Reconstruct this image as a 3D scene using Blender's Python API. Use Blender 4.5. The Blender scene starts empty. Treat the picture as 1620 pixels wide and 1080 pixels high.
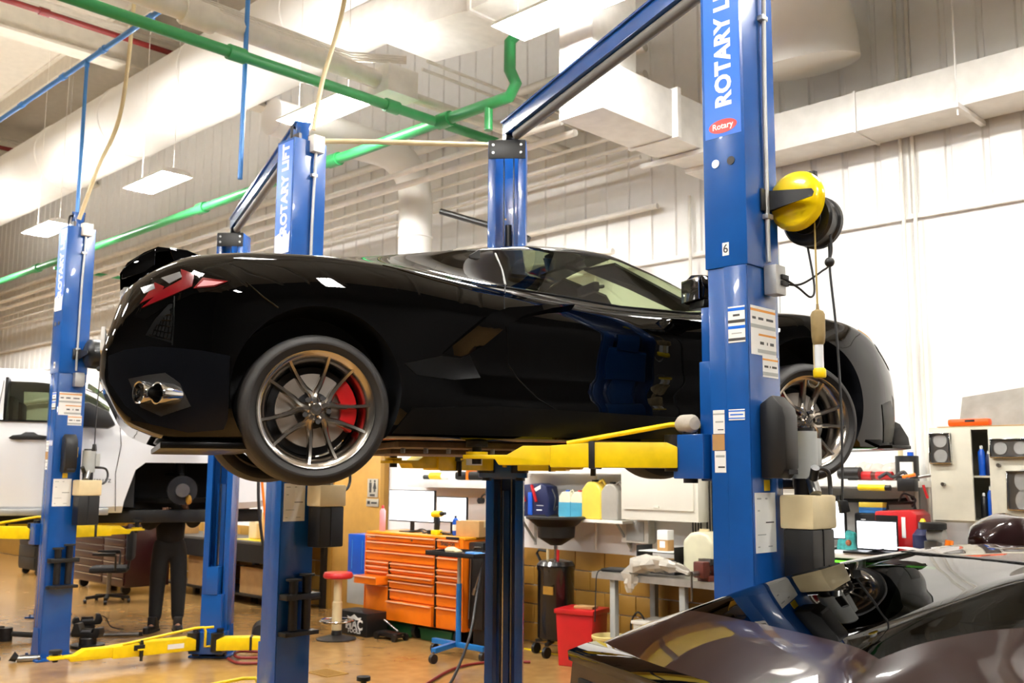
import bpy, bmesh, math, random
from mathutils import Vector, Matrix
from mathutils.bvhtree import BVHTree

random.seed(7)
scene = bpy.context.scene
R = math.radians
PI = math.pi

# ------------------------------------------------------------------ camera
HC = 1.82
cam_d = bpy.data.cameras.new('camera')
cam_d.sensor_width = 36.0
cam_d.lens = 35.0
cam_d.clip_start = 0.05
cam_d.clip_end = 200
cam_d.dof.use_dof = True
cam_d.dof.focus_distance = 4.7
cam_d.dof.aperture_fstop = 4.0
cam = bpy.data.objects.new('camera', cam_d)
scene.collection.objects.link(cam)
cam.matrix_world = (Matrix.Translation((0, 0, HC)) @ Matrix.Rotation(R(97.6), 4, 'X')
                    @ Matrix.Rotation(R(0.4), 4, 'Z'))
scene.camera = cam

# ------------------------------------------------------------------ world + exposure
world = bpy.data.worlds.new('world')
scene.world = world
world.use_nodes = True
world.node_tree.nodes['Background'].inputs[0].default_value = (0.9, 0.95, 1.0, 1)
world.node_tree.nodes['Background'].inputs[1].default_value = 0.3
scene.view_settings.view_transform = 'Standard'
scene.view_settings.look = 'None'
scene.view_settings.gamma = 1
scene.view_settings.use_curve_mapping = False
scene.view_settings.exposure = EXPOSURE = 0.0
LAMP = 200.0            # brightness of every fluorescent fixture in the hall

# ------------------------------------------------------------------ frames of reference
BA = R(-44.5)          # the building: x runs along the back wall, y into it
E1 = Vector((math.cos(BA), math.sin(BA), 0))
E2 = Vector((-math.sin(BA), math.cos(BA), 0))
W0 = Vector((0.4217, 11.1141, 0))
def B(s, t, z=0.0):    # s along the wall, t metres out from it
    return W0 + E1 * s - E2 * t + Vector((0, 0, z))
YAW = R(21.1)          # the bays stand at an angle: x along the cars
U = Vector((math.cos(YAW), math.sin(YAW), 0))
V = Vector((-math.sin(YAW), math.cos(YAW), 0))

# ------------------------------------------------------------------ materials
def lin(c):
    return c / 12.92 if c <= 0.04045 else ((c + 0.055) / 1.055) ** 2.4
def rgb(h):
    if isinstance(h, str):
        h = h.lstrip('#')
        return tuple(lin(int(h[i:i + 2], 16) / 255) for i in (0, 2, 4))
    return h
MATS = {}
def mat(name, col, rough=0.5, metal=0.0, var=0.06, scale=8.0, bump=0.0, bscale=60.0, emit=0.0,
        spec=0.5, coat=0.0, trans=0.0, coatr=0.03, alpha=1.0):
    if name in MATS:
        return MATS[name]
    m = bpy.data.materials.new(name)
    m.use_nodes = True
    nt = m.node_tree
    p = nt.nodes['Principled BSDF']
    c = rgb(col)
    p.inputs['Roughness'].default_value = rough
    p.inputs['Metallic'].default_value = metal
    p.inputs['Specular IOR Level'].default_value = spec
    p.inputs['Coat Weight'].default_value = coat
    p.inputs['Coat Roughness'].default_value = coatr
    p.inputs['Transmission Weight'].default_value = trans
    p.inputs['Alpha'].default_value = alpha
    tc = nt.nodes.new('ShaderNodeTexCoord')
    nz = nt.nodes.new('ShaderNodeTexNoise')
    nz.inputs['Scale'].default_value = scale
    nz.inputs['Detail'].default_value = 5
    nt.links.new(tc.outputs['Object'], nz.inputs['Vector'])
    rp = nt.nodes.new('ShaderNodeValToRGB')
    rp.color_ramp.elements[0].position = 0.3
    rp.color_ramp.elements[1].position = 0.7
    rp.color_ramp.elements[0].color = tuple(max(0, x * (1 - var)) for x in c) + (1,)
    rp.color_ramp.elements[1].color = tuple(min(1, x * (1 + var)) for x in c) + (1,)
    nt.links.new(nz.outputs['Fac'], rp.inputs['Fac'])
    nt.links.new(rp.outputs['Color'], p.inputs['Base Color'])
    if emit:
        p.inputs['Emission Color'].default_value = c + (1,)
        p.inputs['Emission Strength'].default_value = emit
    if bump:
        n2 = nt.nodes.new('ShaderNodeTexNoise')
        n2.inputs['Scale'].default_value = bscale
        nt.links.new(tc.outputs['Object'], n2.inputs['Vector'])
        b = nt.nodes.new('ShaderNodeBump')
        b.inputs['Strength'].default_value = bump
        b.inputs['Distance'].default_value = 0.02
        nt.links.new(n2.outputs['Fac'], b.inputs['Height'])
        nt.links.new(b.outputs['Normal'], p.inputs['Normal'])
    MATS[name] = m
    return m

def glass_mat(name, tint, gloss=0.04):
    if name in MATS:
        return MATS[name]
    m = bpy.data.materials.new(name)
    m.use_nodes = True
    nt = m.node_tree
    nt.nodes.remove(nt.nodes['Principled BSDF'])
    out = nt.nodes['Material Output']
    tr = nt.nodes.new('ShaderNodeBsdfTransparent')
    tr.inputs['Color'].default_value = tuple(rgb(tint)) + (1,)
    gl = nt.nodes.new('ShaderNodeBsdfGlossy')
    gl.inputs['Roughness'].default_value = 0.01
    lw = nt.nodes.new('ShaderNodeLayerWeight')
    pw = nt.nodes.new('ShaderNodeMath'); pw.operation = 'POWER'; pw.inputs[1].default_value = 5
    fr = nt.nodes.new('ShaderNodeMath'); fr.operation = 'MULTIPLY_ADD'; fr.inputs[1].default_value = 0.94; fr.inputs[2].default_value = 0.06
    nt.links.new(lw.outputs['Facing'], pw.inputs[0]); nt.links.new(pw.outputs[0], fr.inputs[0])
    lw.inputs[0].default_value = 0.5
    mx = nt.nodes.new('ShaderNodeMixShader')
    nt.links.new(fr.outputs[0], mx.inputs[0])
    nt.links.new(tr.outputs[0], mx.inputs[1])
    nt.links.new(gl.outputs[0], mx.inputs[2])
    nt.links.new(mx.outputs[0], out.inputs['Surface'])
    MATS[name] = m
    return m

M_white = mat('white_paint', 'f3f2ee', 0.5)
M_whitegloss = mat('white_enamel', 'f1efe9', 0.3)
M_duct = mat('duct_wrap', 'ecebe6', 0.55, bump=0.08, bscale=9, var=0.03, scale=2)
M_pipewhite = mat('white_pipe_paint', 'e6e2d8', 0.45)
M_green = mat('green_pipe_paint', '2f8a4d', 0.4)
M_bluepipe = mat('blue_pipe_paint', '3f86d2', 0.35)
M_redpipe = mat('dark_red_pipe_paint', '7a1a17', 0.4)
M_blue = mat('lift_blue_enamel', '0d4c96', 0.26, coat=0.3, var=0.08, scale=5)
M_decal = mat('decal_blue', '0a66d6', 0.3, var=0.02)
M_decalred = mat('decal_red', 'd3322f', 0.3, var=0.02)
M_paper = mat('sticker_white', 'eeeeea', 0.5, var=0.03)
M_ink = mat('sticker_ink', '3a3a3a', 0.6)
M_orangeink = mat('sticker_orange', 'e0942c', 0.5)
M_yellow = mat('safety_yellow_enamel', 'f2cf06', 0.35, var=0.1, scale=12)
M_black = mat('black_plastic', '141414', 0.42)
M_rubber = mat('rubber', '1a1918', 0.75, bump=0.05)
M_hose = mat('hose_rubber', '1c1c1e', 0.5)
M_steel = mat('steel', '9a9a98', 0.3, 1.0, var=0.15)
M_darksteel = mat('dark_steel', '3a3a3c', 0.4, 0.9, var=0.2)
M_chrome = mat('chrome', 'd8d8d8', 0.08, 1.0, var=0.02)
M_gal = mat('galvanised', 'b9bab8', 0.4, 0.7, var=0.12)
M_graybox = mat('grey_enamel', 'a9aca9', 0.45)
M_orange = mat('orange_enamel', 'f27a12', 0.3, coat=0.4, var=0.05)
M_tan = mat('tan_wall_paint', 'a67c30', 0.55, var=0.08, scale=3, bump=0.05, bscale=30)
M_card = mat('cardboard', 'b68d58', 0.8, var=0.1)
M_screen = mat('lit_screen', 'f4f7ff', 0.2, emit=3.0, var=0.01)
M_maroonchest = mat('maroon_enamel', '2c0a0e', 0.3, coat=0.3)
M_red = mat('red_enamel', 'c01d20', 0.35, coat=0.2)
M_beige = mat('beige_plastic', 'd9c79c', 0.4)
M_yellowjug = mat('yellow_plastic', 'ecd053', 0.35)
M_bluefluid = mat('blue_washer_fluid', '4d9dbb', 0.2, coat=0.3)
M_blueplastic = mat('blue_plastic', '1858c8', 0.35)
M_navy = mat('navy_plastic', '16204a', 0.4)
M_brown = mat('brown_rust_enamel', '5a2418', 0.5, var=0.25, scale=20)
M_cabinet = mat('cream_enamel', 'dedbcf', 0.45, var=0.05, scale=2)

# ------------------------------------------------------------------ mesh helpers
C = scene.collection
class MB:
    def __init__(s, M=None):
        s.v = []; s.f = []; s.M = M
    def add(s, vs, fs):
        o = len(s.v)
        for v in vs:
            v = Vector(v)
            s.v.append(s.M @ v if s.M else v)
        s.f += [tuple(i + o for i in f) for f in fs]
        return s
    def box(s, x0, x1, y0, y1, z0, z1):
        return s.add([(x0, y0, z0), (x1, y0, z0), (x1, y1, z0), (x0, y1, z0), (x0, y0, z1), (x1, y0, z1), (x1, y1, z1), (x0, y1, z1)],
              [(0, 3, 2, 1), (4, 5, 6, 7), (0, 1, 5, 4), (1, 2, 6, 5), (2, 3, 7, 6), (3, 0, 4, 7)])
    def bar(s, a, b, w, h, up=(0, 0, 1)):
        a = Vector(a); b = Vector(b); d = (b - a).normalized(); up = Vector(up)
        x = d.cross(up)
        if x.length < 1e-4: x = d.cross(Vector((1, 0, 0)))
        x.normalize(); y = x.cross(d)
        q = [x * (w / 2 * i) + y * (h / 2 * j) for i, j in ((-1, -1), (1, -1), (1, 1), (-1, 1))]
        return s.add([a + k for k in q] + [b + k for k in q], [(3, 2, 1, 0), (4, 5, 6, 7), (0, 1, 5, 4), (1, 2, 6, 5), (2, 3, 7, 6), (3, 0, 4, 7)])
    def cyl(s, a, b, r, r2=None, n=16, cap=True):
        if r2 is None: r2 = r
        a = Vector(a); b = Vector(b); d = (b - a).normalized()
        x = d.orthogonal().normalized(); y = d.cross(x)
        vs = []
        for c, rr in ((a, r), (b, r2)):
            vs += [c + (x * math.cos(2 * PI * i / n) + y * math.sin(2 * PI * i / n)) * rr for i in range(n)]
        fs = [(i, (i + 1) % n, n + (i + 1) % n, n + i) for i in range(n)]
        if cap: fs += [tuple(range(n - 1, -1, -1)), tuple(range(n, 2 * n))]
        return s.add(vs, fs)
    def tube(s, pts, r, n=8, closed=False):
        P = [Vector(p) for p in pts]; m = len(P)
        rr = r if isinstance(r, (list, tuple)) else [r] * m
        vs = []; px = None
        for i in range(m):
            if closed: d = P[(i + 1) % m] - P[i - 1]
            else: d = P[min(i + 1, m - 1)] - P[max(i - 1, 0)]
            if d.length < 1e-9: d = Vector((0, 0, 1))
            d.normalize()
            x = d.orthogonal() if px is None else px - d * px.dot(d)
            if x.length < 1e-5: x = d.orthogonal()
            x.normalize(); px = x; y = d.cross(x)
            vs += [P[i] + (x * math.cos(2 * PI * k / n) + y * math.sin(2 * PI * k / n)) * rr[i] for k in range(n)]
        fs = []
        for i in range(m if closed else m - 1):
            j = (i + 1) % m
            fs += [(i * n + k, i * n + (k + 1) % n, j * n + (k + 1) % n, j * n + k) for k in range(n)]
        if not closed: fs += [tuple(range(n - 1, -1, -1)), tuple(range((m - 1) * n, m * n))]
        return s.add(vs, fs)
    def lathe(s, prof, n=24, axis='z', c=(0, 0, 0), cap=True):
        vs = []
        for r, h in prof:
            for k in range(n):
                a = 2 * PI * k / n; p = (r * math.cos(a), r * math.sin(a), h)
                if axis == 'y': p = (p[0], h, p[1])
                if axis == 'x': p = (h, p[0], p[1])
                vs.append(Vector(p) + Vector(c))
        m = len(prof); fs = []
        for i in range(m - 1):
            fs += [(i * n + k, i * n + (k + 1) % n, (i + 1) * n + (k + 1) % n, (i + 1) * n + k) for k in range(n)]
        if cap and prof[0][0] > 1e-6: fs.append(tuple(range(n - 1, -1, -1)))
        if cap and prof[-1][0] > 1e-6: fs.append(tuple(range((m - 1) * n, m * n)))
        return s.add(vs, fs)
    def prism(s, poly, a, b, plane='xz'):
        n = len(poly)
        def P(p, h):
            return {'xz': (p[0], h, p[1]), 'xy': (p[0], p[1], h), 'yz': (h, p[0], p[1])}[plane]
        return s.add([P(p, a) for p in poly] + [P(p, b) for p in poly],
              [tuple(range(n)), tuple(range(2 * n - 1, n - 1, -1))] + [(i, n + i, n + (i + 1) % n, (i + 1) % n) for i in range(n)])
    def sph(s, c, r, n=14, m=9, sc=(1, 1, 1)):
        prof = []
        vs = []; fs = []
        for i in range(m + 1):
            th = PI * i / m
            for k in range(n):
                a = 2 * PI * k / n
                vs.append(Vector(c) + Vector((r * math.sin(th) * math.cos(a) * sc[0], r * math.sin(th) * math.sin(a) * sc[1], -r * math.cos(th) * sc[2])))
        for i in range(m):
            fs += [(i * n + k, i * n + (k + 1) % n, (i + 1) * n + (k + 1) % n, (i + 1) * n + k) for k in range(n)]
        return s.add(vs, fs)
    def mesh(s, name, bevel=0.0, smooth=True, ang=35, seg=2):
        bm = bmesh.new()
        vs = [bm.verts.new(v) for v in s.v]
        for f in s.f:
            try: bm.faces.new([vs[i] for i in f])
            except ValueError: pass
        bmesh.ops.remove_doubles(bm, verts=bm.verts, dist=1e-5)
        bmesh.ops.recalc_face_normals(bm, faces=bm.faces)
        if bevel:
            es = [e for e in bm.edges if len(e.link_faces) == 2 and e.calc_face_angle(0) > R(40)]
            bmesh.ops.bevel(bm, geom=es, offset=bevel, segments=seg, affect='EDGES', profile=0.6, clamp_overlap=True)
        me = bpy.data.meshes.new(name)
        bm.to_mesh(me); bm.free()
        if smooth:
            me.shade_smooth()
            me.set_sharp_from_angle(angle=R(ang))
        return me
    def build(s, name, m, parent=None, bevel=0.0, smooth=True, ang=35, loc=None, rot=None, seg=2, label=None):
        me = s.mesh(name, bevel, smooth, ang, seg)
        me.materials.append(m)
        return put(name, me, parent, loc, rot, label)
def put(name, me, parent=None, loc=None, rot=None, label=None):
    o = bpy.data.objects.new(name, me)
    C.objects.link(o)
    if parent is not None: o.parent = parent
    if loc is not None: o.location = loc
    if rot is not None: o.rotation_euler = rot
    if label: o['label'] = label
    return o
def tag(o, label=None, cat=None, group=None, kind=None):
    if label: o['label'] = label
    if cat: o['category'] = cat
    if group: o['group'] = group
    if kind: o['kind'] = kind
    return o
def thing(name, label, cat, loc=(0, 0, 0), rz=0.0, group=None):
    o = bpy.data.objects.new(name, None)
    o.empty_display_size = 0.1
    C.objects.link(o)
    o.location = loc; o.rotation_euler = (0, 0, rz)
    return tag(o, label, cat, group)
def wallthing(name, label, cat, s, t, z=0.0, group=None, turn=0.0):
    return thing(name, label, cat, B(s, t, z), BA + turn, group)
def one(mb, name, m, label, cat, loc=(0, 0, 0), rz=0.0, bevel=0.0, group=None, **k):
    o = mb.build(name, m, None, bevel, **k)
    o.location = loc; o.rotation_euler = (0, 0, rz)
    return tag(o, label, cat, group)
def struct(mb, name, m, parent=None, bevel=0.0, loc=None, rz=0.0, **k):
    o = mb.build(name, m, parent, bevel, **k)
    if loc is not None: o.location = loc
    o.rotation_euler = (0, 0, rz)
    if parent is None: o['kind'] = 'structure'
    return o
def copy_tree(o, parent=None):
    c = o.copy(); C.objects.link(c); c.parent = parent
    for ch in o.children: copy_tree(ch, c)
    return c
def text_mesh(body, size, bold=0.0, sx=1.0, ext=0.0005, align='CENTER', space=1.0):
    cu = bpy.data.curves.new('lettering', 'FONT')
    cu.body = body; cu.size = size; cu.extrude = ext; cu.offset = bold * size
    cu.align_x = align; cu.align_y = 'CENTER'; cu.resolution_u = 3; cu.space_character = space
    ob = bpy.data.objects.new('lettering_tmp', cu)
    C.objects.link(ob)
    dg = bpy.context.evaluated_depsgraph_get()
    me = bpy.data.meshes.new_from_object(ob.evaluated_get(dg))
    bpy.data.objects.remove(ob); bpy.data.curves.remove(cu)
    me.transform(Matrix.Diagonal((sx, 1, 1, 1)))
    me.materials.clear()
    return me
def lettering(body, size, m, parent, M, bold=0.0, sx=1.0, name='lettering', space=1.0):
    me = text_mesh(body, size, bold, sx, space=space)
    me.materials.append(m)
    me.transform(M)
    return put(name, me, parent)
def FACE(o, x, y):     # 4x4 with columns: text right, text up, normal
    x = Vector(x).normalized(); y = Vector(y).normalized(); n = x.cross(y)
    M = Matrix((x, y, n)).transposed().to_4x4()
    M.translation = Vector(o)
    return M
def arc(c, r, a0, a1, n, plane='xz'):
    o = []
    for i in range(n + 1):
        a = a0 + (a1 - a0) * i / n
        p = (r * math.cos(a), r * math.sin(a))
        o.append(Vector(c) + (Vector((p[0], 0, p[1])) if plane == 'xz' else Vector((p[0], p[1], 0)) if plane == 'xy' else Vector((0, p[0], p[1]))))
    return o
def smoothpath(pts, k=8):
    P = [Vector(p) for p in pts]
    out = []
    for i in range(len(P) - 1):
        p0 = P[max(i - 1, 0)]; p1 = P[i]; p2 = P[i + 1]; p3 = P[min(i + 2, len(P) - 1)]
        for j in range(k):
            t = j / k
            out.append(0.5 * ((2 * p1) + (p2 - p0) * t + (2 * p0 - 5 * p1 + 4 * p2 - p3) * t * t + (3 * p1 - p0 - 3 * p2 + p3) * t ** 3))
    out.append(P[-1])
    return out

# ================================================================== THE SETTING
S0, S1, T1, ZC = -23.0, 13.0, 17.0, 8.5
def floor_material():
    m = bpy.data.materials.new('sealed_concrete')
    m.use_nodes = True
    nt = m.node_tree; p = nt.nodes['Principled BSDF']
    tc = nt.nodes.new('ShaderNodeTexCoord')
    n1 = nt.nodes.new('ShaderNodeTexNoise'); n1.inputs['Scale'].default_value = 0.9; n1.inputs['Detail'].default_value = 4
    n2 = nt.nodes.new('ShaderNodeTexNoise'); n2.inputs['Scale'].default_value = 7; n2.inputs['Detail'].default_value = 3
    for n in (n1, n2): nt.links.new(tc.outputs['Object'], n.inputs['Vector'])
    mx = nt.nodes.new('ShaderNodeMix'); mx.data_type = 'FLOAT'; mx.inputs[0].default_value = 0.4
    nt.links.new(n1.outputs['Fac'], mx.inputs[2]); nt.links.new(n2.outputs['Fac'], mx.inputs[3])
    rp = nt.nodes.new('ShaderNodeValToRGB')
    e = rp.color_ramp.elements
    e[0].position = 0.35; e[0].color = rgb('97713f') + (1,)
    e[1].position = 0.65; e[1].color = rgb('b08b56') + (1,)
    nt.links.new(mx.outputs[0], rp.inputs['Fac']); nt.links.new(rp.outputs['Color'], p.inputs['Base Color'])
    r2 = nt.nodes.new('ShaderNodeMapRange'); r2.inputs[3].default_value = 0.16; r2.inputs[4].default_value = 0.24
    nt.links.new(n2.outputs['Fac'], r2.inputs[0]); nt.links.new(r2.outputs[0], p.inputs['Roughness'])
    return m
struct(MB().box(S0, S1, -T1, 0.3, -0.2, 0), 'floor', floor_material(), loc=W0, rz=BA)

def block_wall_material():
    m = bpy.data.materials.new('white_block_paint')
    m.use_nodes = True
    nt = m.node_tree; p = nt.nodes['Principled BSDF']
    p.inputs['Roughness'].default_value = 0.5
    p.inputs['Base Color'].default_value = rgb('f2f1ee') + (1,)
    tc = nt.nodes.new('ShaderNodeTexCoord'); mp = nt.nodes.new('ShaderNodeMapping')
    mp.inputs['Rotation'].default_value = (R(90), 0, 0)
    br = nt.nodes.new('ShaderNodeTexBrick'); br.inputs['Scale'].default_value = 1.0
    br.inputs['Brick Width'].default_value = 0.4; br.inputs['Row Height'].default_value = 0.2; br.inputs['Mortar Size'].default_value = 0.006
    br.inputs['Color1'].default_value = br.inputs['Color2'].default_value = (1, 1, 1, 1); br.inputs['Mortar'].default_value = (0, 0, 0, 1)
    nt.links.new(tc.outputs['Object'], mp.inputs['Vector']); nt.links.new(mp.outputs[0], br.inputs['Vector'])
    b = nt.nodes.new('ShaderNodeBump'); b.inputs['Strength'].default_value = 0.25; b.inputs['Distance'].default_value = 0.01
    nt.links.new(br.outputs['Color'], b.inputs['Height']); nt.links.new(b.outputs[0], p.inputs['Normal'])
    return m
M_block = block_wall_material()
wall_back = struct(MB().box(S0, S1, 0, 0.3, 0, ZC), 'wall_back', M_block, loc=W0, rz=BA)
# tan painted blocks of the wall's foot
blk = MB().box(0, 0.392, -0.02, 0, 0, 0.192).mesh('block', 0.008)
blk.materials.append(M_tan)
for row in range(5):
    for k in range(-30, 16):
        put('block', blk, wall_back, (k * 0.4 + (0.2 if row % 2 else 0), 0, 0.01 + row * 0.203))
struct(MB().box(-23, -12.0, -0.018, 0, 0.01, 1.02), 'tan_dado', M_tan, wall_back)
struct(MB().box(6.4, 13, -0.018, 0, 0.01, 1.02), 'tan_dado', M_tan, wall_back)
# ribbed steel cladding above the ledge
M_clad = mat('white_cladding', 'efeeea', 0.42, var=0.02)
pan = MB().prism([(0.0, 0), (0.0, -0.012), (0.012, -0.03), (0.25, -0.03), (0.262, -0.012), (0.3, -0.012), (0.3, 0)], 4.02, ZC, 'xy').mesh('cladding_panel')
pan.materials.append(M_clad)
for k in range(-70, 34):
    put('cladding_panel', pan, wall_back, (k * 0.3, 0, 0))
struct(MB().box(S0, S1, -0.045, 0, 3.975, 4.02), 'ledge', M_white, wall_back, 0.008)
for s in (2.88, 5.9, -1.0, -4.6, -8.5, -12.5):     # wide joints of the lower wall
    struct(MB().box(s, s + 0.012, -0.004, 0.01, 1.03, 3.97), 'wall_joint', M_graybox, wall_back)
struct(MB().box(S0 - 0.3, S0, -T1, 0.3, 0, ZC), 'wall_left', M_white, loc=W0, rz=BA)
struct(MB().box(S1, S1 + 0.3, -T1, 0.3, 0, ZC), 'wall_right', mat('charcoal_wall', '3a3a3c', 0.6), loc=W0, rz=BA)  # out of view; colour darkened for the reflections in the car paint
struct(MB().box(S0 - 0.3, S1 + 0.3, -T1 - 0.3, -T1, 0, ZC), 'wall_front', mat('dark_front_wall', '2b2b2d', 0.5), loc=W0, rz=BA)  # unseen plain wall behind the camera, coloured dark to keep car reflections black
M_ceil = mat('ceiling_deck', 'cfc7b8', 0.7, var=0.04)
ceiling = struct(MB().box(S0 - 0.3, S1 + 0.3, -T1 - 0.3, 0.3, ZC, ZC + 0.2), 'ceiling', M_ceil, loc=W0, rz=BA)
M_joist = mat('ceiling_joist_paint', 'd8d1c2', 0.6)
for k in range(11):
    y = -0.8 - k * 1.55
    mb = MB().box(S0, S1, y - 0.08, y + 0.08, ZC - 0.03, ZC).box(S0, S1, y - 0.012, y + 0.012, ZC - 0.3, ZC - 0.03).box(S0, S1, y - 0.06, y + 0.06, ZC - 0.33, ZC - 0.3)
    struct(mb, 'joist', M_joist, ceiling)
for k in range(5):
    x = -19 + k * 6.4
    mb = MB().box(x - 0.15, x + 0.15, -T1, 0, ZC - 0.36, ZC - 0.33).box(x - 0.02, x + 0.02, -T1, 0, ZC - 0.85, ZC - 0.36).box(x - 0.15, x + 0.15, -T1, 0, ZC - 0.89, ZC - 0.85)
    struct(mb, 'girder', M_joist, ceiling)

# door with the restroom signs
d1 = struct(MB().box(-3.95, -2.9, -0.05, 0, 0, 2.2), 'door_1', mat('door_tan', 'c99a4c', 0.45), loc=W0, rz=BA, bevel=0.006)
mb = MB().box(-4.05, -3.95, -0.08, 0, 0, 2.3).box(-2.9, -2.82, -0.08, 0, 0, 2.3).box(-4.05, -2.82, -0.08, 0, 2.2, 2.3)
struct(mb, 'door_frame', M_tan, d1, 0.006)
struct(MB().cyl((-3.85, -0.05, 1.0), (-3.85, -0.11, 1.0), 0.03), 'door_handle', M_steel, d1)
sg = wallthing('restroom_sign', 'grey restroom sign with man and woman pictograms on the tan door', 'sign', -3.08, 0.055, 1.39)
MB().box(-0.11, 0.11, -0.008, 0, 0.12, 0.36).build('upper_plate', mat('sign_grey', 'b9b3a2', 0.4), sg, 0.003)
MB().box(-0.13, 0.13, -0.008, 0, 0.0, 0.1).build('lower_plate', MATS['sign_grey'], sg, 0.003)
for x, woman in ((-0.045, 0), (0.045, 1)):
    mb = MB().cyl((x, -0.008, 0.33), (x, -0.013, 0.33), 0.014)
    if woman: mb.prism([(x - 0.012, 0.31), (x + 0.012, 0.31), (x + 0.036, 0.23), (x - 0.036, 0.23)], -0.012, -0.008).box(x - 0.016, x - 0.004, -0.012, -0.008, 0.19, 0.23).box(x + 0.004, x + 0.016, -0.012, -0.008, 0.19, 0.23)
    else: mb.box(x - 0.025, x + 0.025, -0.012, -0.008, 0.24, 0.31).box(x - 0.02, x - 0.003, -0.012, -0.008, 0.18, 0.24).box(x + 0.003, x + 0.02, -0.012, -0.008, 0.18, 0.24)
    mb.build('pictogram', M_ink, sg)
MB().box(-0.05, 0.05, -0.012, -0.008, 0.135, 0.16).build('braille_strip', M_ink, sg)
MB().box(-0.1, -0.05, -0.012, -0.008, 0.03, 0.07).box(-0.02, 0.1, -0.012, -0.008, 0.035, 0.06).build('pictogram', M_ink, sg)

struct(MB().box(-1.2, 6, -.42, -.36, .0005, .003), 'trim_1', M_yellow, loc=W0, rz=BA)

# ------------------------------------------------------------------ ceiling lamps
M_lens = mat('fluorescent_lens', (1.0, 0.975, 0.93), 0.4, emit=LAMP, var=0.0)
def lamp(s, t, z, label, group):
    o = wallthing('ceiling_lamp', label, 'lamp', s, t, z, group)
    o.scale = (.84, .84, .84)
    # open-topped housing: a spine and two side wings, slots between them throw light upwards
    MB().box(-.63, .63, -.085, .085, .055, .085).build('housing', M_whitegloss, o, .004)
    for sg in (-1, 1): MB().prism([(sg * .24, 0), (sg * .18, .065), (sg * .17, .06), (sg * .228, 0)], -.63, .63, 'yz').build('reflector_wing', M_whitegloss, o, smooth=False)
    for x in (-0.635, 0.63): MB().prism([(-0.24, 0.0), (-0.15, 0.075), (0.15, 0.075), (0.24, 0.0)], x, x + 0.006, 'yz').build('end_plate', M_whitegloss, o)
    for y in (-0.15, -0.05, 0.05, 0.15): MB().cyl((-0.6, y, 0.03), (0.6, y, 0.03), 0.028, n=8).build('tube', M_lens, o)
    for x in (-0.5, 0.5): MB().cyl((x, 0, 0.07), (x, 0, (ZC - z) / .84 - 0.3), 0.004, n=5).build('hanger_wire', M_pipewhite, o)
lamp(2.62, 2.8, 5.35, 'glowing fluorescent fixture before the duct riser, the largest lit lamp', 'fluorescent fixtures')
lamp(-0.49, 2.8, 5.35, 'glowing fluorescent fixture above the middle blue lift column', 'fluorescent fixtures')
lamp(-4.0, 2.8, 5.35, 'glowing fluorescent fixture just under the big round duct', 'fluorescent fixtures')
lamp(-7.45, 2.8, 5.35, 'smallest and farthest glowing fluorescent fixture at the left edge', 'fluorescent fixtures')
for s in (-14.6, -11.0, 6.0, 9.4): lamp(s, 2.8, 5.35, 'fluorescent fixture continuing the lit row beyond the picture', 'fluorescent fixtures of the wall row outside the picture')
for r_, t in enumerate((6.6, 10.4)):
    for k in range(6):
        s = -12.4 + k * 4.2 + (1.0 if r_ == 1 else 0)
        lamp(s, t, 5.7, 'fluorescent fixture in the rows over the bays nearer the viewer', 'fluorescent fixtures over the nearer bays')

# ------------------------------------------------------------------ ducts
dk = wallthing('round_duct', 'huge white wrapped round air duct crossing the upper left', 'duct', 0, 2.0, 7.0)
MB().cyl((-22.5, 0, 0), (7, 0, 0), 0.54, n=40, cap=False).build('duct_shell', M_duct, dk)
for k in range(12):
    x = -21 + k * 2.4
    MB().lathe([(0.542, -0.03), (0.552, -0.02), (0.552, 0.02), (0.542, 0.03)], 40, 'x', (x, 0, 0)).build('seam_band', M_duct, dk)
    if k % 2: MB().cyl((x, 0, 0.54), (x, 0, 1.4), 0.01, n=6).build('hanger_rod', M_pipewhite, dk)
dk = wallthing('round_duct', 'large white round duct ending in an elbow above the wall duct', 'duct', 3.55, 0.6, 5.65)
pts = [(0, -5.0, 0.35), (0, -0.8, 0.35)] + [(0, -0.8 + 0.75 * math.sin(a), 0.35 - 0.75 + 0.75 * math.cos(a)) for a in (0.25, 0.5, 0.75, 1.0, 1.25, 1.5)]
MB().tube(pts, 0.46, 36).build('duct_shell', M_duct, dk, ang=60)
for y in (-3.6, -2.2, -0.85): MB().lathe([(0.46, -0.02), (0.474, -0.012), (0.474, 0.012), (0.46, 0.02)], 36, 'y', (0, y, 0.35)).build('seam_band', M_duct, dk)
dk = wallthing('box_duct', 'long white rectangular duct fixed along the upper right wall', 'duct', 0, 0, 4.68)
MB().box(2.2, 12, -0.5, -0.06, 0, 0.34).build('duct_shell', M_whitegloss, dk, 0.006)
for x in (3.9, 5.6, 7.3): MB().box(x, x + 0.02, -0.512, -0.05, -0.012, 0.352).build('joint_flange', M_whitegloss, dk)
for x in (4.75, 7.9): MB().box(x, x + 0.04, -0.62, -0.032, -0.045, -0.005).cyl((x + 0.02, -0.58, -0.1), (x + 0.02, -0.58, 1.2), 0.008, n=6).build('strut_bracket', M_white, dk)
dk = wallthing('box_duct', 'white rectangular duct with tall riser behind the slanting lift beam', 'duct', 2.2, 0, 4.72)
MB().box(0, 0.46, -2.3, -0.5, 0, 0.42).build('duct_shell', M_whitegloss, dk, 0.006)
MB().box(0, 0.36, -2.3, -1.72, 0.42, 1.74).build('riser', M_whitegloss, dk, 0.006)
MB().box(-0.02, 0.52, -1.35, -1.3, -0.012, 0.435).build('joint_flange', M_whitegloss, dk)
MB().box(-0.2, 0.75, -0.93, -0.89, -0.045, -0.004).cyl((0.72, -0.91, -0.03), (0.72, -0.91, 2.2), 0.008, n=6).build('strut_bracket', M_white, dk)
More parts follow.
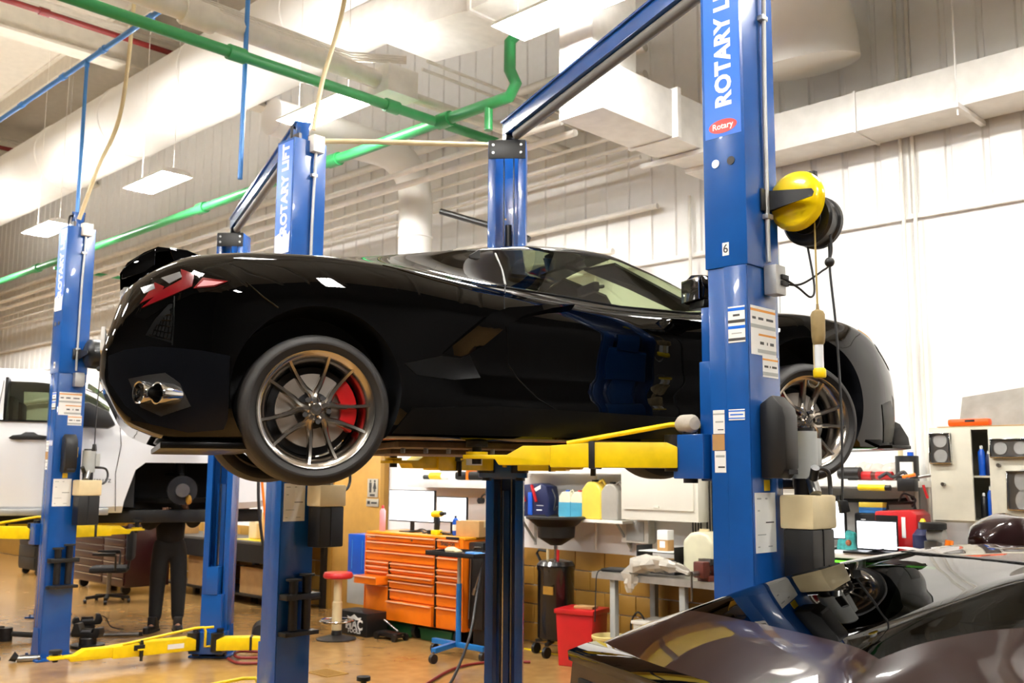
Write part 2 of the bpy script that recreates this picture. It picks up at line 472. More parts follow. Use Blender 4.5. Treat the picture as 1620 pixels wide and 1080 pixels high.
dk = wallthing('round_duct', 'slim white round duct bending down the wall behind the car roof', 'duct', -1.45, 0.78, 0)
pts = [(0, -2.0, 5.56), (0, -0.5, 5.56)] + [(0, -0.5 + 0.5 * math.sin(a), 5.06 + 0.5 * math.cos(a)) for a in (0.3, 0.6, 0.9, 1.2)] + [(0, 0, 5.0), (0, 0, 2.5)]
MB().tube(pts, 0.2, 24).build('duct_shell', M_duct, dk, ang=60)
for z in (2.7, 3.6, 4.6): MB().lathe([(0.2, -0.015), (0.21, -0.01), (0.21, 0.01), (0.2, 0.015)], 24, 'z', (0, 0, z)).build('seam_band', M_duct, dk)
dk = wallthing('box_duct', 'angled white duct take-off hanging below the main duct near the top', 'duct', 0.5, 2.0, 6.0)
MB().prism([(-1.3, 0.5), (-0.7, 0.16), (0.7, 0.0), (1.7, 0.0), (1.7, 0.5), (-1.3, 0.62)], -0.4, 0.4).build('duct_shell', M_whitegloss, dk, 0.01)
MB().box(0.68, 0.72, -0.42, 0.42, -0.02, 0.5).build('joint_flange', M_whitegloss, dk)

# ------------------------------------------------------------------ pipes and conduits
def pipe(pts, r, m, label, cat='pipe', couplings=(), name='pipe', k=0, fm=None):
    P = [B(*p) for p in pts]
    o = thing(name, label, cat, P[0])
    Q = [p - P[0] for p in P]
    if k: Q = smoothpath(Q, k)
    MB().tube(Q, r, 12).build('pipe_run', m, o, ang=50)
    for f in couplings:       # sleeves at fractions of the straight run
        i = int(f); a = P[i] - P[0]; b = P[i + 1] - P[0]; c = a.lerp(b, f - i); d = (b - a).normalized()
        MB().cyl(c - d * r * 1.6, c + d * r * 1.6, r * 1.35, n=12).build('coupling', fm or m, o)
    return o
pipe([(0.45, 5.9, 5.2), (0.45, 1.3, 5.2)], 0.047, M_green, 'green pipe slanting down from the top left corner to the far column', couplings=(0.35, 0.7), name='green_pipe')
pipe([(-22, 2.1, 5.2), (0.3, 2.1, 5.2), (1.1, 2.1, 5.2), (1.42, 2.1, 5.2), (1.5, 2.1, 5.3), (1.42, 2.1, 5.45), (1.42, 2.1, 5.72), (1.55, 2.1, 5.78), (2.19, 2.1, 5.78)], 0.055, M_green, 'long green pipe with a zigzag jog, running level behind the lifts', couplings=(0.55, 0.8, 0.93, 1.3), name='green_pipe')
pipe([(1.15, 2.1, 5.2), (1.15, 2.1, 4.95)], 0.04, M_green, 'short green drop pipe hanging beside the jog', name='green_pipe')
pipe([(4.2, 2.6, 6.3), (4.2, 0.04, 6.3)], 0.055, M_green, 'green pipe entering the wall at the upper right', couplings=(0.5,), name='green_pipe')
pipe([(-9, 2.1, 5.1), (-9, 0.1, 5.1)], 0.03, M_green, 'thin green branch pipe going to the far wall', name='green_pipe')
pipe([(0.28, 6.4, 5.5), (0.28, 2.7, 5.5)], 0.085, M_pipewhite, 'thick white pipe running above the green pipe', couplings=(0.5,), name='white_pipe')
jb = wallthing('pull_box', 'white electrical pull box hanging where the thick white pipe ends', 'box', 0.3, 2.55, 5.36)
MB().box(-0.16, 0.16, -0.18, 0.18, 0, 0.26).build('box_body', M_whitegloss, jb, 0.01)
MB().box(-0.17, 0.17, -0.19, 0.19, -0.012, 0).build('cover', M_whitegloss, jb)
for k, (s, z) in enumerate(((0.2, 5.47), (0.36, 5.42), (0.55, 5.62), (0.62, 5.68))):
    pipe([(s, 2.4, z), (s, 0.05, z)], (0.04, 0.04, 0.016, 0.016)[k], M_pipewhite, ('upper white pipe leaving the pull box for the wall', 'lower white pipe leaving the pull box for the wall', 'thin white conduit beside the pull box pipes', 'outermost thin white conduit beside the pull box pipes')[k], name='white_pipe')
for k in range(4):
    pipe([(0.12 - 0.02 * k, 6.5, 5.68 + 0.03 * k), (0.12 - 0.02 * k, 2.9, 5.68 + 0.03 * k), (0.55, 2.6, 5.62 + 0.02 * k)], 0.012, M_pipewhite, ('lowest', 'second lowest', 'second highest', 'highest')[k] + ' thin white conduit bundled over the thick white pipe', 'conduit', name='conduit').__setitem__('group', 'conduits on the thick white pipe')
pipe([(-8.0, 4.15, 6.2), (2.5, 4.15, 6.2)], 0.028, M_bluepipe, 'light blue air line crossing the top left', couplings=(0.3, 0.42, 0.52, 0.62), name='blue_pipe')
pipe([(-2.95, 4.15, 6.2), (-2.95, 4.15, 4.42)], 0.02, M_bluepipe, 'light blue drop line down to the left lift column', couplings=(0.02,), name='blue_pipe')
pipe([(0.35, 4.15, 6.2), (0.35, 4.15, 4.2)], 0.02, M_bluepipe, 'light blue drop line left of the middle lift column', name='blue_pipe')
for s, lb in ((-5.4, 'dark red sprinkler pipe under the ceiling at the top left'), (-11.6, 'dark red sprinkler pipe farther along the ceiling at the left edge'), (0.9, 'dark red sprinkler pipe glimpsed through the ducts')):
    pipe([(s, 9, 7.7), (s, 0.3, 7.7)], 0.04, M_redpipe, lb, couplings=(0.6,), name='sprinkler_pipe')
for k, (t, z, r) in enumerate(((0.12, 4.55, 0.03), (0.4, 5.0, 0.02), (0.45, 5.12, 0.02), (0.5, 5.24, 0.02), (0.12, 3.3, 0.045), (1.4, 5.0, 0.035), (1.6, 5.05, 0.03), (0.3, 5.9, 0.05), (0.3, 6.2, 0.05))):
    o = pipe([(-22, t, z), (1.6 if k != 4 else -1.9, t, z)], r, M_pipewhite, ('white conduit run low on the wall', 'white conduit of the wall rack, lowest of three', 'white conduit of the wall rack, middle of three', 'white conduit of the wall rack, highest of three', 'white pipe on the wall at lamp switch height', 'outer white pipe below the long green pipe', 'inner white pipe below the long green pipe', 'lower white pipe near the top of the wall', 'upper white pipe near the top of the wall')[k], name='white_pipe')
pipe([(-0.35, 0.35, 4.1), (1.2, 0.35, 4.1)], 0.035, M_pipewhite, 'white pipe reaching the small wall box beside the far column', name='white_pipe')
wb = wallthing('junction_box', 'small white wall box beside the far lift column', 'box', 0.6, 0.02, 4.0)
MB().box(-0.08, 0.08, -0.4, -0.03, 0, 0.2).build('box_body', M_whitegloss, wb, 0.01)
MB().box(-0.07, 0.07, -0.408, -0.4, 0.01, 0.19).build('cover', M_whitegloss, wb, 0.003)
for s, z1, lb in ((4.1, 7.5, 'left vertical wall conduit right of the cord reel'), (4.2, 7.5, 'right vertical wall conduit right of the cord reel'), (1.95, 4.6, 'thin bent conduit on the wall behind the roof'), (0.72, 4.0, 'vertical conduit below the small wall box')):
    pipe([(s, 0.065, 1.05), (s, 0.065, z1)], 0.016, M_pipewhite, lb, 'conduit', name='conduit')
pipe([(2.15, 0.06, 2.6), (2.15, 0.06, 4.3), (2.25, 0.06, 4.45), (2.9, 0.06, 4.5)], 0.016, M_pipewhite, 'arched conduit on the cladding left of the near column', 'conduit', name='conduit', k=6)
pipe([(-0.75, 1.0, 4.75), (0.1, 0.6, 4.42), (0.2, 0.55, 4.35)], 0.035, M_black, 'black insulated hose slanting between the two columns', 'hose', name='hose')
pipe([(1.25, 3.95, 4.36), (1.5, 3.7, 4.36), (2.14, 2.98, 4.36)], 0.02, M_beige, 'beige conduit strung between the middle and the far column tops', 'conduit', name='conduit')

# ================================================================== TWO-POST LIFTS
H_COL, SEAM, CW, CD = 4.32, 2.80, 0.27, 0.215
def c_profile(w, d, th=0.012, lip=0.058):
    a, b = w / 2, d / 2
    return [(-a, -b), (a, -b), (a, b), (a - lip, b), (a - lip, b - th), (a - th, b - th), (a - th, -b + th), (-a + th, -b + th), (-a + th, b - th), (-a + lip, b - th), (-a + lip, b), (-a, b)]
def decal(parent, face, off, w, h, m, name='decal', th=0.0015):
    # thin plate on a column face; face 'side' = -x, 'back' = -y ; off = (across, z) centre
    ax, z = off
    if face == 'side': mb = MB().box(-CW / 2 - 0.0085 - th, -CW / 2 - 0.0085, ax - w / 2, ax + w / 2, z - h / 2, z + h / 2)
    elif face == 'sidelow': mb = MB().box(-CW / 2 - 0.0002 - th, -CW / 2 - 0.0002, ax - w / 2, ax + w / 2, z - h / 2, z + h / 2)
    elif face == 'backlow': mb = MB().box(ax - w / 2, ax + w / 2, -CD / 2 - 0.0002 - th, -CD / 2 - 0.0002, z - h / 2, z + h / 2)
    else: mb = MB().box(ax - w / 2, ax + w / 2, -CD / 2 - 0.0085 - th, -CD / 2 - 0.0085, z - h / 2, z + h / 2)
    return mb.build(name, m, parent)
def notice(parent, face, off, w, h, rows, colour=None):
    # a printed notice: the white sheet with bars of print standing a hair proud of it
    decal(parent, face, off, w, h, M_paper, 'notice')
    n = len(rows)
    for i, (frac, m, hh) in enumerate(rows):
        for a, b in frac:
            decal(parent, face, (off[0] - w / 2 + w * (a + b) / 2, off[1] + h / 2 - h * (i + 0.5) / n), w * (b - a), h / n * hh, m, 'print', 0.0022)
def column(lift, near, loc, rot, number=None, worn=0):
    col = MB().prism(c_profile(CW, CD), 0.02, SEAM + 0.05, 'xy').build('column', M_blue, lift, 0.004)
    col.location = loc; col.rotation_euler = (0, 0, rot)
    MB().prism(c_profile(CW + 0.016, CD + 0.016, 0.008), SEAM, H_COL, 'xy').build('column_extension', M_blue, col, 0.003)
    MB().box(-0.2, 0.2, -0.2, 0.22, 0, 0.02).build('base_plate', M_blue, col, 0.004)
    for sx in (-1, 1):
        MB().prism([(-0.1, 0.02), (0.1, 0.02), (0.06, 0.3), (-0.06, 0.3)], sx * 0.14, sx * 0.15, 'yz').build('gusset', M_blue, col)
        # pressed stiffening strip of the side wall
        if near: MB().box(sx * CW / 2 - 0.001, sx * CW / 2 + sx * 0.007, -CD / 2 + 0.002, 0.015, 0.02, SEAM).build('stiffener', M_blue, col, 0.003)
        for y in (-0.16, 0.17):
            MB().cyl((sx * 0.16, y, 0.02), (sx * 0.16, y, 0.045), 0.014, n=6).build('anchor_bolt', M_steel, col)
    if near:
        decal(col, 'side', (0, 3.87), 0.2, 0.86, M_decal, 'decal_band')
        lettering('ROTARY LIFT', 0.118, M_paper, col, FACE((-CW / 2 - 0.0108, -0.01, 3.935), (0, 0, 1), (0, 1, 0)), bold=0.045, sx=0.95, name='decal_lettering', space=1.05)
        MB().lathe([(0.001, 0), (0.034, 0), (0.034, 0.0022), (0.001, 0.0022)], 20, 'x').build('decal_oval', M_decalred, col, loc=(-CW / 2 - 0.0118, 0.0, 3.49)).scale = (1, 2.3, 1)
        lettering('Rotary', 0.042, M_paper, col, FACE((-CW / 2 - 0.0125, 0.0, 3.49), (0, -1, 0), (0, 0, 1)), bold=0.015, name='decal_lettering')
        if worn:      # sticker worn down to its white backing at the foot
            MB().prism([(-0.09, 3.44), (0.095, 3.44), (0.1, 3.58), (0.04, 3.6), (0.0, 3.56), (-0.03, 3.62), (-0.07, 3.57), (-0.1, 3.6)], -CW / 2 - 0.0135, -CW / 2 - 0.012, 'yz').build('worn_decal_patch', M_paper, col)
        for y, z in ((0.045, 3.31), (-0.04, 3.31)):
            MB().cyl((-CW / 2 - 0.009, y, z), (-CW / 2 - 0.012, y, z), 0.021, n=14).build('plug', M_steel if y > 0 else M_black, col)
        if number:
            decal(col, 'side', (0.0, 2.885), 0.035, 0.062, M_paper, 'number_tag')
            lettering(number, 0.058, M_ink, col, FACE((-CW / 2 - 0.0106, 0.0, 2.885), (0, -1, 0), (0, 0, 1)), bold=0.01, name='number')
        # electrical conduit down the back to an outlet box
        x = 0.035
        MB().tube(smoothpath([(x, -CD / 2 - 0.03, H_COL - 0.02), (x - 0.012, -CD / 2 - 0.025, 3.7), (x - 0.012, -CD / 2 - 0.022, 3.2), (x - 0.012, -CD / 2 - 0.022, 2.83)], 4), 0.0115, 10).build('conduit', M_gal, col)
        for z in (4.05, 3.05): MB().box(x - 0.035, x + 0.015, -CD / 2 - 0.04, -CD / 2 - 0.008, z - 0.012, z + 0.012).build('conduit_strap', M_gal, col, 0.003)
        bx = MB().box(-0.045, 0.045, -0.065, 0, -0.09, 0.05).build('outlet_box', M_gal, col, 0.004)
        bx.location = (0.045, -CD / 2 - 0.008, 2.76)
        MB().box(0.045, 0.058, -0.055, -0.01, -0.075, 0.035).build('cover_plate', M_graybox, bx, 0.002)
        tb = MB().box(-0.05, 0.05, -0.05, 0.03, -0.07, 0.06).build('top_box', M_cabinet, col, 0.004)
        tb.location = (0.04, -CD / 2 - 0.012, H_COL - 0.02)
        MB().tube(smoothpath([(0.03, 0.05, H_COL - 0.05), (0.02, 0.08, H_COL + 0.1), (-0.06, 0.05, H_COL + 0.14), (-0.1, 0.0, H_COL + 0.05), (-0.09, 0.02, H_COL - 0.1)], 6), 0.011, 8).build('top_hose', M_hose, col)
        MB().bar((-0.07, 0, H_COL), (0.08, 0, H_COL), 0.1, 0.03).box(-0.06, -0.03, -0.04, 0.04, H_COL, H_COL + 0.07).box(0.03, 0.06, -0.04, 0.04, H_COL, H_COL + 0.07).build('sheave_bracket', M_darksteel, col)
        # safety notices wrapped around the corner, and the papers lower down
        img = [((0.08, 0.32), (0.4, 0.6), (0.7, 0.92))]
        notice(col, 'backlow', (-0.005, 2.495), 0.225, 0.23, [((( 0, 1),), M_orangeink, 0.3), (((0.06, 0.2), (0.3, 0.5), (0.62, 0.9)), M_ink, 0.3), (((0, 1),), M_graybox, 0.45), (((0.3, 1),), M_orangeink, 0.25), (((0.35, 0.5), (0.62, 0.66), (0.75, 0.9)), M_ink, 0.35), (((0.25, 1),), M_graybox, 0.45)])
        notice(col, 'backlow', (0.05, 2.33), 0.14, 0.1, [(((0, 1),), M_orangeink, 0.25), (((0.1, 0.35), (0.45, 0.5), (0.6, 0.9)), M_ink, 0.3), (((0, 1),), M_graybox, 0.5), ])
        notice(col, 'side', (-0.05, 2.52), 0.09, 0.17, [(((0, 1),), M_decal, 0.5), (((0.3, 0.7),), M_ink, 0.35), (((0, 1),), M_ink, 0.5), (((0, 1),), M_decal, 0.5), (((0.2, 0.8),), M_graybox, 0.2), (((0, 1),), M_ink, 0.45)])
        notice(col, 'sidelow', (0.062, 2.07), 0.062, 0.11, [(((0, 1),), M_graybox, 0.2), (((0.1, 0.8),), M_graybox, 0.2), (((0.1, 0.6),), M_ink, 0.12)])
        decal(col, 'sidelow', (0.066, 1.975), 0.066, 0.075, M_card, 'label_plate')
        notice(col, 'sidelow', (0.058, 1.885), 0.06, 0.1, [(((0.1, 0.9),), M_graybox, 0.2), (((0.1, 0.7),), M_ink, 0.15)])
        notice(col, 'side', (-0.04, 2.10), 0.085, 0.05, [(((0, 1),), M_decal, 0.35), (((0.1, 0.9),), M_decal, 0.35), (((0, 1),), M_decal, 0.3)])
        notice(col, 'backlow', (-0.03, 1.61), 0.18, 0.27, [(((0.1, 0.3), (0.5, 0.6)), M_graybox, 0.12), (((0.12, 0.22),), M_graybox, 0.12), (((0.5, 0.9),), M_ink, 0.1), (((0.1, 0.5),), M_graybox, 0.08), (((0.1, 0.2), (0.6, 0.8)), M_graybox, 0.1)])
        decal(col, 'backlow', (-0.01, 1.778), 0.05, 0.05, M_yellow, 'warning_label')
    else:
        MB().box(-CW / 2 - 0.004, CW / 2 + 0.004, CD / 2 + 0.006, CD / 2 + 0.016, H_COL - 0.14, H_COL + 0.005).build('top_plate', M_black, col, 0.003)
        for sx in (-1, 1):
            for z in (0.035, 0.095): MB().cyl((sx * 0.105, CD / 2 + 0.012, H_COL - z), (sx * 0.105, CD / 2 + 0.024, H_COL - z), 0.011, n=6).build('plate_bolt', M_steel, col)
        MB().cyl((0.03, 0.0, 0.3), (0.03, 0.0, H_COL - 0.08), 0.006, n=6).build('cable', M_steel, col)
        MB().cyl((-0.045, 0.0, 0.3), (-0.045, 0.0, H_COL - 0.08), 0.006, n=6).build('cable', M_steel, col)
        MB().box(-.03, .06, -.06, -.01, .05, 1.7).build('cable_cover', M_blue, col, .004)
        MB().box(.012, .02, -.008, .0, .05, 1.7).build('cover_edge', M_chrome, col)
        MB().cyl((-0.005, -0.03, 1.9), (-0.005, -0.03, H_COL - 0.62), 0.026, n=12).build('hydraulic_cylinder', M_black, col)
        decal(col, 'back', (0, 1), 0.01, 0.01, M_yellow, 'warning_label').location = (0.01, 0.2, 2.72)
        MB().box(-0.06, -0.045, 0.0, 0.012, SEAM, H_COL - 0.42).build('guide_rail', M_blue, col)
        decal(col, 'sidelow', (0, 1.5), 0.03, 0.05, M_paper, 'paper_tag').location = (0.33 * CW, 0, 0)
    return col
def carriage(lift, loc, rot, z):
    c = MB().box(-0.1, 0.1, -0.06, 0.19, -0.12, 0.45).box(-0.17, 0.17, 0.13, 0.3, -0.11, 0.1).build('carriage', M_blue, lift, 0.006)
    c.location = Vector(loc) + Vector((0, 0, z)); c.rotation_euler = (0, 0, rot)
    MB().box(-0.06, 0.06, 0.06, 0.2, 0.45, 0.72).build('carriage_stop', M_blue, c, 0.004)
    for sx in (-1, 1): MB().cyl((sx * 0.12, 0.235, -0.13), (sx * 0.12, 0.235, 0.13), 0.035, n=14).build('pivot_pin', M_darksteel, c)
    return c
def arm(lift, p0, p1, z, pad_top, guard=True, name='arm', side=1):
    # p0 pivot, p1 pad (lift coordinates)
    p0 = Vector((p0[0], p0[1], 0)); p1 = Vector((p1[0], p1[1], 0)); d = p1 - p0; L = d.length
    a = MB().prism([(0, -0.06), (L * 0.62, -0.06), (L * 0.62, 0.045), (L * 0.4, 0.062), (0.05, 0.062), (0, 0.04)], -0.075, 0.075).build(name, M_yellow, lift, 0.006)
    a.location = p0 + Vector((0, 0, z)); a.rotation_euler = (0, 0, math.atan2(d.y, d.x))
    MB().prism([(L * 0.5, -0.05), (L - 0.12, -0.05), (L - 0.1, -0.02), (L + 0.06, -0.02), (L + 0.06, 0.0), (L - 0.16, 0.0), (L - 0.24, 0.045), (L * 0.5, 0.045)], -0.06, 0.06).build('arm_extension', M_yellow, a, 0.005)
    MB().box(L * 0.40, L * 0.43, -0.08, 0.08, -0.065, 0.067).build('arm_clamp', M_black, a, 0.003)
    MB().cyl((L, 0, -0.045), (L, 0, pad_top - 0.03), 0.024, n=14).build('pad_screw', M_darksteel, a)
    MB().cyl((L, 0, pad_top - 0.03), (L, 0, pad_top), 0.055, n=18).build('pad', M_rubber, a)
    MB().cyl((L, 0, -0.02), (L, 0, 0.015), 0.055, n=18).build('pad_socket', M_yellow, a)
    MB().cyl((0, 0, -0.075), (0, 0, 0.1), 0.062, n=18).build('pivot_sleeve', M_darksteel, a)
    if guard:
        y = -0.1 * side
        MB().tube([(L * 0.55, 0.06 * -side, 0.06), (0.03, y, 0.155), (-0.06, y, 0.155), (-0.08, y, 0.12), (-0.08, y, -0.03), (-0.14, y, -0.03)], 0.0125, 8).build('guard_rail', M_yellow, a, ang=60)
        MB().tube([(-0.06, y, 0.15), (-0.16, y, 0.15)], 0.0125, 8).build('guard_rail', M_yellow, a)
        # restraint rod with its gear head
        MB().cyl((L * 0.42, y, 0.02), (L * 0.72, y, -0.035), 0.014, n=10).build('restraint_rod', M_black, a)
        MB().box(L * 0.40, L * 0.48, y - 0.025 * side - 0.02, y + 0.02, 0.0, 0.05).build('restraint_head', M_black, a, 0.004)
        MB().box(L * 0.41, L * 0.46, y - 0.045 * side - 0.003, y - 0.045 * side + 0.003, 0.005, 0.018).build('restraint_label', M_yellow, a)
        MB().cyl((L * 0.42, y, -0.1), (L * 0.42, y, 0.09), 0.014, n=10).build('restraint_pin', M_black, a)
        decal(a, 'side', (0, 0), 0.01, 0.01, M_paper, 'arm_label').location = (-2, 0, -3)
        a.children[-1].data.transform(Matrix.Identity(4))
        lb = a.children[-1]; lb.location = (0, 0, 0)
        me = MB().box(0.12, 0.28, -side * 0.0765 - 0.001, -side * 0.0765 + 0.001, -0.025, 0.02).mesh('arm_label'); me.materials.append(M_paper)
        lb.data = me
    return a
def power_unit(lift, loc, rot, z):
    # mounted on the back face of a near column; built in that column's frame
    oy = -CD / 2
    p = MB().prism([(oy - .006, 0.0), (oy - .006, 0.34), (oy - .07, 0.38), (oy - .125, 0.32), (oy - .135, 0.27), (oy - .135, 0.05), (oy - .10, 0.0)], -.07, .05, 'yz').build('power_unit', M_black, lift, 0.012)
    p.location = Vector(loc) + Vector((0, 0, z)); p.rotation_euler = (0, 0, rot)
    MB().box(.02, .0515, oy - .13, oy - .085, .15, .25).build('warning_label', M_yellow, p)
    MB().box(-.05, .03, oy - .138, oy - .133, .02, .04).build('cover_rib', M_darksteel, p)
    MB().cyl((.18, oy - .09, .0), (.18, oy - .09, .22), .062, n=20).build('motor', M_graybox, p)
    MB().cyl((.18, oy - .09, .22), (.18, oy - .09, .235), .05, n=20).build('motor_cap', M_darksteel, p)
    MB().box(.235, .28, oy - .13, oy - .05, .06, .19).build('capacitor_box', M_graybox, p, .006)
    MB().cyl((.18, oy - .09, -.08), (.18, oy - .09, .0), .05, n=16).build('pump', M_darksteel, p)
    MB().cyl((.13, oy - .17, -.07), (.17, oy - .12, .02), .028, n=14).build('valve', M_steel, p)
    MB().cyl((.11, oy - .17, -.0), (.075, oy - .2, .05), .02, n=12).build('release_handle', M_black, p)
    MB().box(.06, .29, oy - .19, oy - .02, -.23, -.075).build('reservoir_top', M_beige, p, .014)
    MB().box(.07, .28, oy - .18, oy - .03, -.52, -.23).build('reservoir', M_black, p, .012)
    MB().box(.165, .175, oy - .184, oy - .178, -.51, -.23).build('reservoir_seam', M_darksteel, p)
    MB().tube(smoothpath([(.22, oy - .1, .05), (.34, oy - .12, .04), (.37, oy - .12, -.04), (.32, oy - .14, -.11), (.24, oy - .12, -.09)], 6), .011, 8).build('hydraulic_hose', M_hose, p)
    MB().cyl((.2, oy - .03, -.02), (.2, oy + .03, -.02), .03, n=10).build('mount', M_darksteel, p)
    return p
def beam(lift, a, b):
    a = Vector(a); b = Vector(b); d = (b - a).normalized()
    bm_ = MB().bar(a + Vector((0, 0, 0.08)), b + Vector((0, 0, 0.08)), 0.1, 0.1).build('overhead_beam', M_blue, lift, 0.006)
    o = d.cross(Vector((0, 0, 1))) * 0.05
    MB().bar(a + Vector((0, 0, 0.135)), b + Vector((0, 0, 0.135)), 0.13, 0.014).build('beam_flange', M_blue, bm_)
    MB().cyl(a + d * 0.16 + Vector((0, 0, -0.005)), b - d * 0.16 + Vector((0, 0, -0.005)), 0.035, n=12).build('padded_shutoff_bar', mat('grey_padding', '6d6a64', 0.6), bm_)
    for q, sg in ((a, 1), (b, -1)):
        MB().box(-0.05, 0.05, -0.03, 0.03, -0.07, 0.09).build('beam_hanger', M_blue, bm_, 0.004, loc=q, rot=(0, 0, math.atan2(d.y, d.x)))
        MB().cyl(q + o + d * sg * 0.05, q - o + d * sg * 0.05, 0.03, n=14).build('sheave', M_darksteel, bm_)
    MB().box(-0.05, 0.05, -0.06, 0.06, -0.05, 0.06).build('limit_switch_box', M_black, bm_, 0.004, loc=a + d * 0.2 + Vector((0, 0, 0.06)))
    return bm_
RN, RF = R(24.5), R(155.5)
def make_lift(label, pn, far, zc_near, zc_far, number, arms_near, arms_far, pad, worn=0):
    lf = thing('two_post_lift', label, 'lift', (pn[0], pn[1], 0), YAW, 'blue two post lifts')
    column(lf, True, (0, 0, 0), RN, number, worn)
    column(lf, False, (far[0], far[1], 0), RF)
    beam(lf, (0, 0, H_COL + 0.04), (far[0], far[1], H_COL + 0.04))
    carriage(lf, (0, 0, 0), RN, zc_near); carriage(lf, (far[0], far[1], 0), RF, zc_far)
    power_unit(lf, (0, 0, 0), RN, 1.81)
    def piv(c, rot, sx):
        q = Matrix.Rotation(rot, 3, 'Z') @ Vector((sx * 0.12, 0.31, 0))
        return (c[0] + q.x, c[1] + q.y)
    for sx, p1, g in arms_near: arm(lf, piv((0, 0), RN, sx), p1, zc_near, pad - zc_near, g, side=1 if sx < 0 else -1)
    for sx, p1, g in arms_far: arm(lf, piv(far, RF, sx), p1, zc_far, pad - zc_far if zc_far > 0.5 else 0.06, g, side=-1 if sx > 0 else 1)
    return lf
CAR_O = Vector((-1.228, 5.416, 2.108))       # rear axle centre of the raised car
P6, P7 = Vector((1.11, 4.72, 0)), Vector((-0.04, 7.38, 0))
def L1(x, y):                                # car coordinates -> lift coordinates
    w = CAR_O + U * x + V * y - P6
    return (w.dot(U), w.dot(V))
f1 = P7 - P6
lift1 = make_lift('blue two post lift holding up the black sports car', P6, (f1.dot(U), f1.dot(V)), 1.915, 1.905, '6',
          [(-1, L1(0.835, -0.77), True), (1, L1(2.25, -0.75), False)], [(1, L1(0.805, 0.77), True), (-1, L1(2.25, 0.75), False)], 1.984)
P3, P2 = Vector((-1.62, 7.38, 0)), Vector((-2.97, 10.38, 0))
f2 = P2 - P3
lift2 = make_lift('empty blue two post lift with its yellow arms lowered to the floor', P3, (f2.dot(U), f2.dot(V)), 0.16, 0.16, '5',
          [(-1, (-1.3, 0.5), True), (1, (0.7, 0.5), False)], [(1, (f2.dot(U) - 1.45, f2.dot(V) - 0.62), True), (-1, (f2.dot(U) + 0.75, f2.dot(V) - 0.5), False)], 0.24, 1)
P1 = Vector((-4.53, 10.13, 0)); f3 = Vector((-0.2, 3.1))
lift3 = make_lift('leftmost blue two post lift holding up the white pickup truck', P1, f3, 1.2, 1.2, '4',
          [(-1, (-1.2, 0.75), True), (1, (0.75, 0.8), False)], [(1, (-1.2, 2.4), True), (-1, (0.75, 2.4), False)], 1.30, 1)
# tool racks bolted on the feet of the near columns
for lf in (lift2, lift3):
    rk = MB().box(-0.13, 0.15, -CD / 2 - 0.1, -CD / 2, 0.93, 0.97).build('adapter_rack', M_black, lf, 0.004)
    rk.rotation_euler = (0, 0, RN)
    MB().box(-0.13, 0.15, -CD / 2 - 0.1, -CD / 2, 0.68, 0.71).build('lower_rack', M_black, rk, 0.004)
    for x, h in ((-0.05, 0.09), (0.06, 0.12)):
        MB().cyl((x, -CD / 2 - 0.06, 0.72), (x, -CD / 2 - 0.06, 0.97 + h), 0.033, n=14).build('height_adapter', M_darksteel, rk)
        MB().cyl((x, -CD / 2 - 0.06, 0.97 + h), (x, -CD / 2 - 0.06, 0.985 + h), 0.055, n=14).build('adapter_pad', M_rubber, rk)

# ================================================================== SPORTS CARS
def knots(K):
    xs = [k[0] for k in K]; ys = [k[1] for k in K]; n = len(K)
    h = [xs[i + 1] - xs[i] for i in range(n - 1)]; dl = [(ys[i + 1] - ys[i]) / h[i] for i in range(n - 1)]
    m = [dl[0]] + [0 if dl[i - 1] * dl[i] <= 0 else (2 * dl[i - 1] * dl[i]) / (dl[i - 1] + dl[i]) for i in range(1, n - 1)] + [dl[-1]]
    def f(x):
        if x <= xs[0]: return ys[0]
        if x >= xs[-1]: return ys[-1]
        i = 0
        while xs[i + 1] < x: i += 1
        t = (x - xs[i]) / h[i]
        return (2 * t ** 3 - 3 * t * t + 1) * ys[i] + (t ** 3 - 2 * t * t + t) * h[i] * m[i] + (-2 * t ** 3 + 3 * t * t) * ys[i + 1] + (t ** 3 - t * t) * h[i] * m[i + 1]
    return f
XT, XN = -0.93, 3.68
f_w = knots([(-.93, .62), (-.90, .70), (-.85, .76), (-.75, .825), (-.6, .885), (-.35, .945), (0, .967), (.35, .962), (.6, .94), (.9, .905), (1.3, .895), (1.7, .893), (2.1, .905), (2.4, .93), (2.72, .945), (3.0, .93), (3.25, .875), (3.45, .775), (3.57, .66), (3.64, .5), (3.68, .32)])
f_zb = knots([(-.93, .13), (-.90, .08), (-.84, -.03), (-.78, -.09), (-.6, -.145), (-.3, -.14), (0, -.125), (2.7, -.125), (3.2, -.13), (3.55, -.12), (3.64, -.06), (3.68, 0.02)])
f_z6 = knots([(-.93, .36), (-.6, .46), (-.3, .51), (0, .525), (.5, .50), (1, .455), (2, .43), (2.4, .46), (2.72, .48), (3.0, .44), (3.25, .33), (3.5, .2), (3.68, .13)])
f_z7 = knots([(-.93, .5), (-.88, .56), (-.6, .655), (-.3, .695), (0, .705), (.3, .69), (.7, .64), (1.0, .605), (1.5, .56), (2.0, .555), (2.4, .585), (2.72, .61), (3.0, .59), (3.2, .54), (3.43, .40), (3.6, .27), (3.68, .19)])
f_z8 = knots([(-.93, .54), (-.88, .60), (-.6, .70), (-.3, .735), (0, .745), (.3, .735), (.7, .70), (1.0, .67), (1.3, .645), (1.65, .612), (2.08, .605), (2.4, .625), (2.72, .647), (2.97, .631), (3.2, .59), (3.43, .45), (3.62, .28), (3.68, .2)])
f_y8 = knots([(-.93, .50), (-.85, .62), (-.6, .73), (0, .79), (.4, .79), (.7, .78), (1.0, .77), (1.5, .765), (2.0, .765), (2.4, .77), (2.75, .735), (3.2, .67), (3.5, .52), (3.68, .2)])
